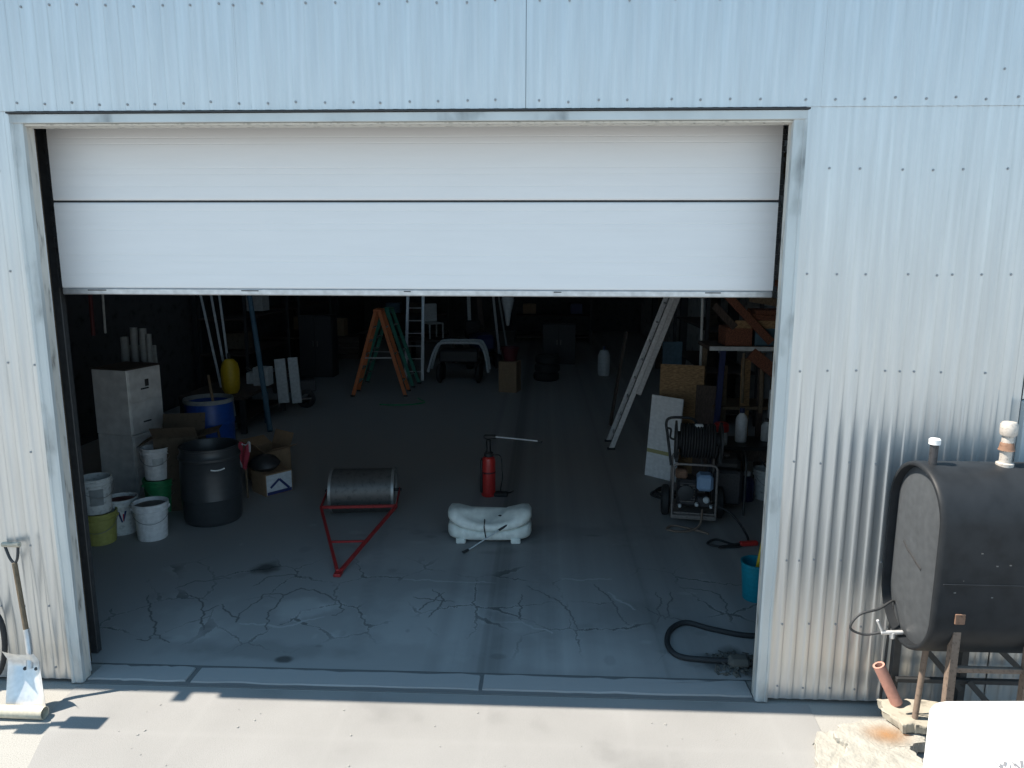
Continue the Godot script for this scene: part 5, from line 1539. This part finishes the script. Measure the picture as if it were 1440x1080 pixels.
	put("body", boxm(Vector3(0.34, 0.40, 0.42), 0.03, Vector3(0, 0.32, 0)), M.engine, gn)
	put("tank", boxm(Vector3(0.30, 0.12, 0.36), 0.04, Vector3(0, 0.58, 0)), M.plastic_black, gn)
	put("cap", lathed([Vector2(0.03, 0.63), Vector2(0.034, 0.66), Vector2(0, 0.67)], 14), M.frame_grey, gn)
	for sd: int in [-1, 1]:
		put("frame_hoop", tubed([Vector3(sd * 0.2, 0.02, -0.22), Vector3(sd * 0.2, 0.62, -0.22), Vector3(sd * 0.2, 0.66, -0.18), Vector3(sd * 0.2, 0.66, 0.18), Vector3(sd * 0.2, 0.62, 0.22), Vector3(sd * 0.2, 0.02, 0.22)], 0.014, 8), M.steel_dark, gn)
	tag(put("hose_heap", tubed(smooth_path([Vector3(2.35, 0.03, -3.95), Vector3(2.2, 0.035, -4.15), Vector3(2.35, 0.04, -4.3), Vector3(2.55, 0.04, -4.15), Vector3(2.45, 0.07, -3.95), Vector3(2.25, 0.08, -4.08), Vector3(2.36, 0.085, -4.26), Vector3(2.6, 0.06, -4.0)]), 0.016), M.rubber), "black hose heaped on the floor behind the pressure washer", "hose")
	# hoses on the floor round it
	tag(put("spray_hose", tubed(smooth_path([Vector3(2.66, 0.26, -3.2), Vector3(2.86, 0.22, -3.05), Vector3(2.98, 0.08, -2.85), Vector3(2.95, 0.03, -2.65), Vector3(2.75, 0.027, -2.55), Vector3(2.55, 0.027, -2.62), Vector3(2.66, 0.027, -2.75), Vector3(2.80, 0.027, -2.63), Vector3(2.91, 0.03, -2.62)]), 0.012), M.rubber), "thin dark spray hose curling from washer to red gun", "hose")
	tag(put("supply_hose", tubed(smooth_path([Vector3(2.60, 0.20, -3.16), Vector3(2.56, 0.08, -3.05), Vector3(2.45, 0.03, -2.98), Vector3(2.30, 0.027, -2.95), Vector3(2.20, 0.027, -3.02), Vector3(2.30, 0.027, -3.12), Vector3(2.5, 0.027, -3.0), Vector3(2.62, 0.027, -2.9)]), 0.012), M.rusty_pale), "greyish supply hose looped under the front of the washer", "hose")
	var gun := thing("spray_gun", "black spray gun with red grip lying on the floor", "spray gun", Vector3(2.93, 0.012, -2.62), 0.2)
	var gs := S()
	rod(gs, Vector3(-0.32, 0.03, 0.05), Vector3(-0.04, 0.035, 0.0), 0.012)
	put("barrel", gs, M.plastic_black, gun)
	put("grip", boxm(Vector3(0.20, 0.05, 0.06), 0.015, Vector3(0.03, 0.028, 0)), M.sprayer_red, gun)
	# teal bin with yellow handled tool
	var tb := thing("teal_bin", "teal plastic bin standing inside the right jamb", "bin", Vector3(2.695, 0.012, -1.48), 0.3)
	tb.scale = Vector3(0.95, 0.88, 0.95)
	put("body", lathed([Vector2(0, 0.0), Vector2(0.105, 0.0), Vector2(0.11, 0.01), Vector2(0.135, 0.36), Vector2(0.142, 0.365), Vector2(0.142, 0.38), Vector2(0.13, 0.38), Vector2(0.105, 0.02), Vector2(0, 0.02)], 28), M.plastic_teal, tb)
	var yh := S()
	rod(yh, Vector3(2.66, 0.05, -1.46), Vector3(2.73, 0.60, -1.44), 0.015)
	tag(put("yellow_tool", yh, M.yellow), "yellow tool handle sticking out of the teal bin", "tool handle")
	# black hose loop by the right jamb
	tag(put("black_hose", tubed(smooth_path([Vector3(2.75, 0.035, -0.85), Vector3(2.46, 0.034, -0.80), Vector3(2.19, 0.034, -0.89), Vector3(2.01, 0.034, -0.98), Vector3(1.87, 0.034, -0.86), Vector3(1.81, 0.034, -0.64), Vector3(1.87, 0.034, -0.48), Vector3(2.09, 0.034, -0.44), Vector3(2.24, 0.034, -0.43), Vector3(2.40, 0.034, -0.40), Vector3(2.75, 0.034, -0.42)]), 0.021, 10), M.rubber), "thick black hose looped on the floor at right jamb", "hose")
	var db := S()
	for k in 240:
		var x := 2.20 + rng.randf() * 0.5 - rng.randf() * 0.16
		var z := -0.42 + rng.randf_range(-0.16, 0.14)
		box(db, Vector3(x, 0.016 + rng.randf() * 0.012, z), Vector3(rng.randf_range(0.008, 0.05), 0.006, rng.randf_range(0.006, 0.03)), 0.001, Basis.from_euler(Vector3(rng.randf() - 0.5, rng.randf() * 3.0, rng.randf() - 0.5)))
	var dbo := put("debris", db, M.debris)
	dbo.set_meta("kind", "stuff")
	dbo.set_meta("label", "dead leaves and dirt gathered at the right jamb")
	put("dirt_heap", boxm(Vector3(0.16, 0.07, 0.12), 0.03, Vector3(2.28, 0.04, -0.42)), M.debris)
	get_node("dirt_heap").set_meta("kind", "stuff")
	# bench with jugs on the right
	var wb := thing("utility_bench", "black utility bench on the right with bottles on it", "bench", Vector3(3.45, 0.012, -4.35))
	put("top", boxm(Vector3(0.95, 0.05, 0.55), 0.008, Vector3(0, 0.63, 0)), M.plastic_black, wb)
	put("apron", boxm(Vector3(0.85, 0.14, 0.45), 0.008, Vector3(0, 0.53, 0)), M.board_brown, wb)
	for q in [[-1, -1], [1, -1], [-1, 1], [1, 1]]:
		var st := S()
		bar(st, Vector3(q[0] * 0.36, 0.5, q[1] * 0.2), Vector3(q[0] * 0.43, 0.0, q[1] * 0.24), 0.04, 0.04)
		put("leg", st, M.steel_dark, wb)
	var xb := S()
	bar(xb, Vector3(0.02, 0.5, 0.23), Vector3(0.40, 0.08, 0.23), 0.02, 0.02)
	put("brace", xb, M.steel_dark, wb)
	var bot := func(called: String, label: String, at: Vector3, r: float, h: float, body: Material, cap: Material):
		var t := thing(called, label, "bottle", at, 0.0, "bottles on the right")
		put("body", lathed([Vector2(0, 0), Vector2(r * 0.94, 0), Vector2(r, r * 0.1), Vector2(r, h * 0.66), Vector2(r * 0.8, h * 0.76), Vector2(r * 0.38, h * 0.84), Vector2(r * 0.36, h * 0.88), Vector2(0, h * 0.88)], 20), body, t)
		put("cap", lathed([Vector2(r * 0.45, h * 0.86), Vector2(r * 0.45, h * 0.98), Vector2(r * 0.4, h), Vector2(0, h)], 14), cap, t)
	bot.call("bottle", "white bottle with dark cap in the middle of the bench", Vector3(3.30, 0.667, -4.35), 0.07, 0.42, M.plastic_white, M.navy)
	bot.call("bottle", "short pale bottle at the right end of bench", Vector3(3.62, 0.667, -4.40), 0.06, 0.28, M.pale_grey, M.plastic_black)
	var jg := thing("jug", "white jug with broad red cap beside the washer", "jug", Vector3(3.02, 0.012, -4.2))
	put("stand", boxm(Vector3(0.16, 0.52, 0.18), 0.01, Vector3(0, 0.26, 0)), M.cardboard_dark, jg)
	put("body", lathed([Vector2(0, 0.52), Vector2(0.075, 0.52), Vector2(0.078, 0.54), Vector2(0.078, 0.76), Vector2(0.06, 0.82), Vector2(0, 0.82)], 20), M.pale_grey, jg)
	put("cap", lathed([Vector2(0.085, 0.815), Vector2(0.09, 0.83), Vector2(0.09, 0.90), Vector2(0.075, 0.92), Vector2(0, 0.92)], 20), M.sprayer_red, jg)
	bot.call("bottle", "navy blue jug on the floor under the bench", Vector3(3.32, 0.012, -4.05), 0.085, 0.36, M.navy, M.plastic_white)
	bot.call("bottle", "pale white jug on the floor left of navy jug", Vector3(3.16, 0.012, -4.12), 0.06, 0.40, M.plastic_dirty, M.plastic_white)
	bucket("bucket", "white bucket on the floor under the right bench", Vector3(3.58, 0.012, -4.15), M.plastic_dirty, M.murky, 0.37, 0.15, 0.2, 0.5, "bucket under the bench")
	tag(put("pale_sheet", boxm(Vector3(0.16, 0.62, 0.03), 0.004, Vector3(3.74, 0.98, -4.5)), M.pale_grey), "pale upright panel at the far right behind the bench", "panel")
	# shelf with timber and boxes
	var sf := thing("timber_shelf", "pale fronted shelf holding red brown timber at the right", "shelf", Vector3(3.65, 0.012, -5.2))
	put("board", boxm(Vector3(1.30, 0.05, 0.7), 0.004, Vector3(-0.02, 1.74, 0)), M.board_brown, sf)
	put("front_edge", boxm(Vector3(1.30, 0.055, 0.02), 0.004, Vector3(-0.02, 1.742, 0.362)), M.pale_grey, sf)
	for q in [[-0.58, -0.3], [0.55, -0.3], [0.55, 0.3], [0.18, 0.3]]:
		put("post", boxm(Vector3(0.06, 1.72, 0.06), 0.004, Vector3(q[0], 0.86, q[1])), M.wood_grey, sf)
	put("lower_board", boxm(Vector3(1.1, 0.04, 0.6), 0.004, Vector3(0.0, 0.95, -0.02)), M.wood_grey, sf)
	for q in [[3.36, 1.90, -5.1, 0.34, 0.24, "redwood", "dark red box at the left end of timber shelf"], [3.78, 1.90, -5.15, 0.40, 0.24, "panel_teal", "blue grey box in the middle of timber shelf"], [3.85, 2.14, -5.1, 0.60, 0.2, "redwood", "red brown box lying on the blue grey box"]]:
		tag(put("timber_box", boxm(Vector3(q[3], q[4], 0.4), 0.008, Vector3(q[0], q[1], q[2])), M[q[5]]), q[6], "box", "boxes on the timber shelf")
	for q in [[3.15, 2.45, 3.75, 1.84, "redwood", "reddish board slanting down across the timber shelf"], [3.45, 2.40, 4.15, 2.28, "wood_grey", "paler board lying high on the timber shelf boxes"]]:
		var st := S()
		bar(st, Vector3(q[0], q[1], -4.86), Vector3(q[2], q[3], -4.84), 0.03, 0.10, Vector3.UP)
		tag(put("board", st, M[q[4]]), q[5], "board", "boards on the timber shelf")
	for q in [[3.30, 2.06, 4.1, 2.06, 0.10, "plywood", "tan plank lying lowest on the timber shelf's front"], [3.5, 2.16, 4.2, 2.10, 0.07, "redwood", "thin red plank lying over the tan plank"], [3.2, 2.62, 4.2, 2.50, 0.14, "redwood", "broad red plank highest on the timber shelf"], [3.02, 2.30, 3.30, 2.02, 0.09, "board_brown", "short dark board slanting at the timber shelf's left end"]]:
		var st := S()
		bar(st, Vector3(q[0], q[1], -4.90), Vector3(q[2], q[3], -4.89), 0.04, q[4], Vector3.UP)
		tag(put("board", st, M[q[5]]), q[6], "board", "boards on the timber shelf")
	for q in [[3.22, 0.09, 1.50, "wood_grey", "grey brown stud standing under the timber shelf's left part"], [3.50, 0.12, 1.60, "plywood", "tan upright board standing under the timber shelf's middle"], [3.70, 0.08, 1.45, "board_brown", "dark upright board standing right of the tan board"], [3.90, 0.14, 1.55, "wood_grey", "wide grey brown upright board at the far right"]]:
		var st := S()
		box(st, Vector3(q[0], q[2] / 2 + 0.012, -4.98), Vector3(q[1], q[2], 0.03), 0.003, Basis(Vector3.RIGHT, -0.05))
		tag(put("upright_board", st, M[q[3]]), q[4], "board", "upright boards under the shelf")
	var hb := S()
	bar(hb, Vector3(3.50, 1.70, -4.83), Vector3(3.95, 1.36, -4.82), 0.03, 0.16)
	tag(put("board", hb, M.redwood), "red brown board hung under the timber shelf's front", "board", "boards on the timber shelf")
	for q in [[3.42, 1.35, 0.05, "thin tan handle hanging under the timber shelf"], [3.66, 1.22, 0.07, "thick tan handle hanging under the timber shelf"]]:
		var st := S()
		rod(st, Vector3(q[0], 1.70, -4.85), Vector3(q[0] + 0.01, q[1] - 0.3, -4.84), q[2] * 0.4)
		tag(put("tool_handle", st, M.wood_grey), q[3], "tool handle")
	rack(Vector3(4.1, 0.012, -9.5), 0.9, 3.0, "dark shelf rack along the right wall, beyond ladder")

func _ready() -> void:
	rng.seed = 7
	wob.seed = 4
	wob.frequency = 0.01
	wob.fractal_octaves = 3
	# camera
	var cam := Camera3D.new()
	cam.name = "camera"
	add_child(cam)
	cam.position = Vector3(0.848, 2.893, 4.402)
	cam.rotation = Vector3(-0.1738, 0.042, 0.0027)
	cam.fov = 56.03
	cam.far = 400.0
	cam.current = true
	# sky
	var we := WorldEnvironment.new()
	we.name = "environment"
	var env := Environment.new()
	env.background_mode = Environment.BG_SKY
	var sky := Sky.new()
	var sm := ProceduralSkyMaterial.new()
	sm.sky_energy_multiplier = 1.0
	sm.sky_top_color = Color(0.40, 0.56, 0.69)
	sm.sky_horizon_color = Color(0.72, 0.79, 0.82)
	sm.sky_curve = 0.16
	sm.ground_bottom_color = Color(0.6, 0.58, 0.55)
	sm.ground_horizon_color = Color(0.62, 0.66, 0.7)
	sky.sky_material = sm
	env.sky = sky
	env.background_energy_multiplier = 1.0
	env.tonemap_mode = Environment.TONE_MAPPER_LINEAR
	env.tonemap_exposure = 2.45
	env.sdfgi_enabled = true
	env.ssao_enabled = true
	env.ssil_enabled = true
	we.environment = env
	add_child(we)
	# sun: high on the left, just behind the plane of the wall
	var sun := DirectionalLight3D.new()
	sun.name = "sun"
	sun.light_energy = 1.4
	sun.light_color = Color(1.0, 0.96, 0.90)
	sun.light_angular_distance = 0.4
	sun.shadow_enabled = true
	add_child(sun)
	sun.basis = Basis.looking_at(-Vector3(-0.57, 0.82, -0.005).normalized(), Vector3.UP)
	materials()
	build_ground()
	build_warehouse()
	build_outside()
	build_left()
	build_centre()
	build_back()
	build_right()
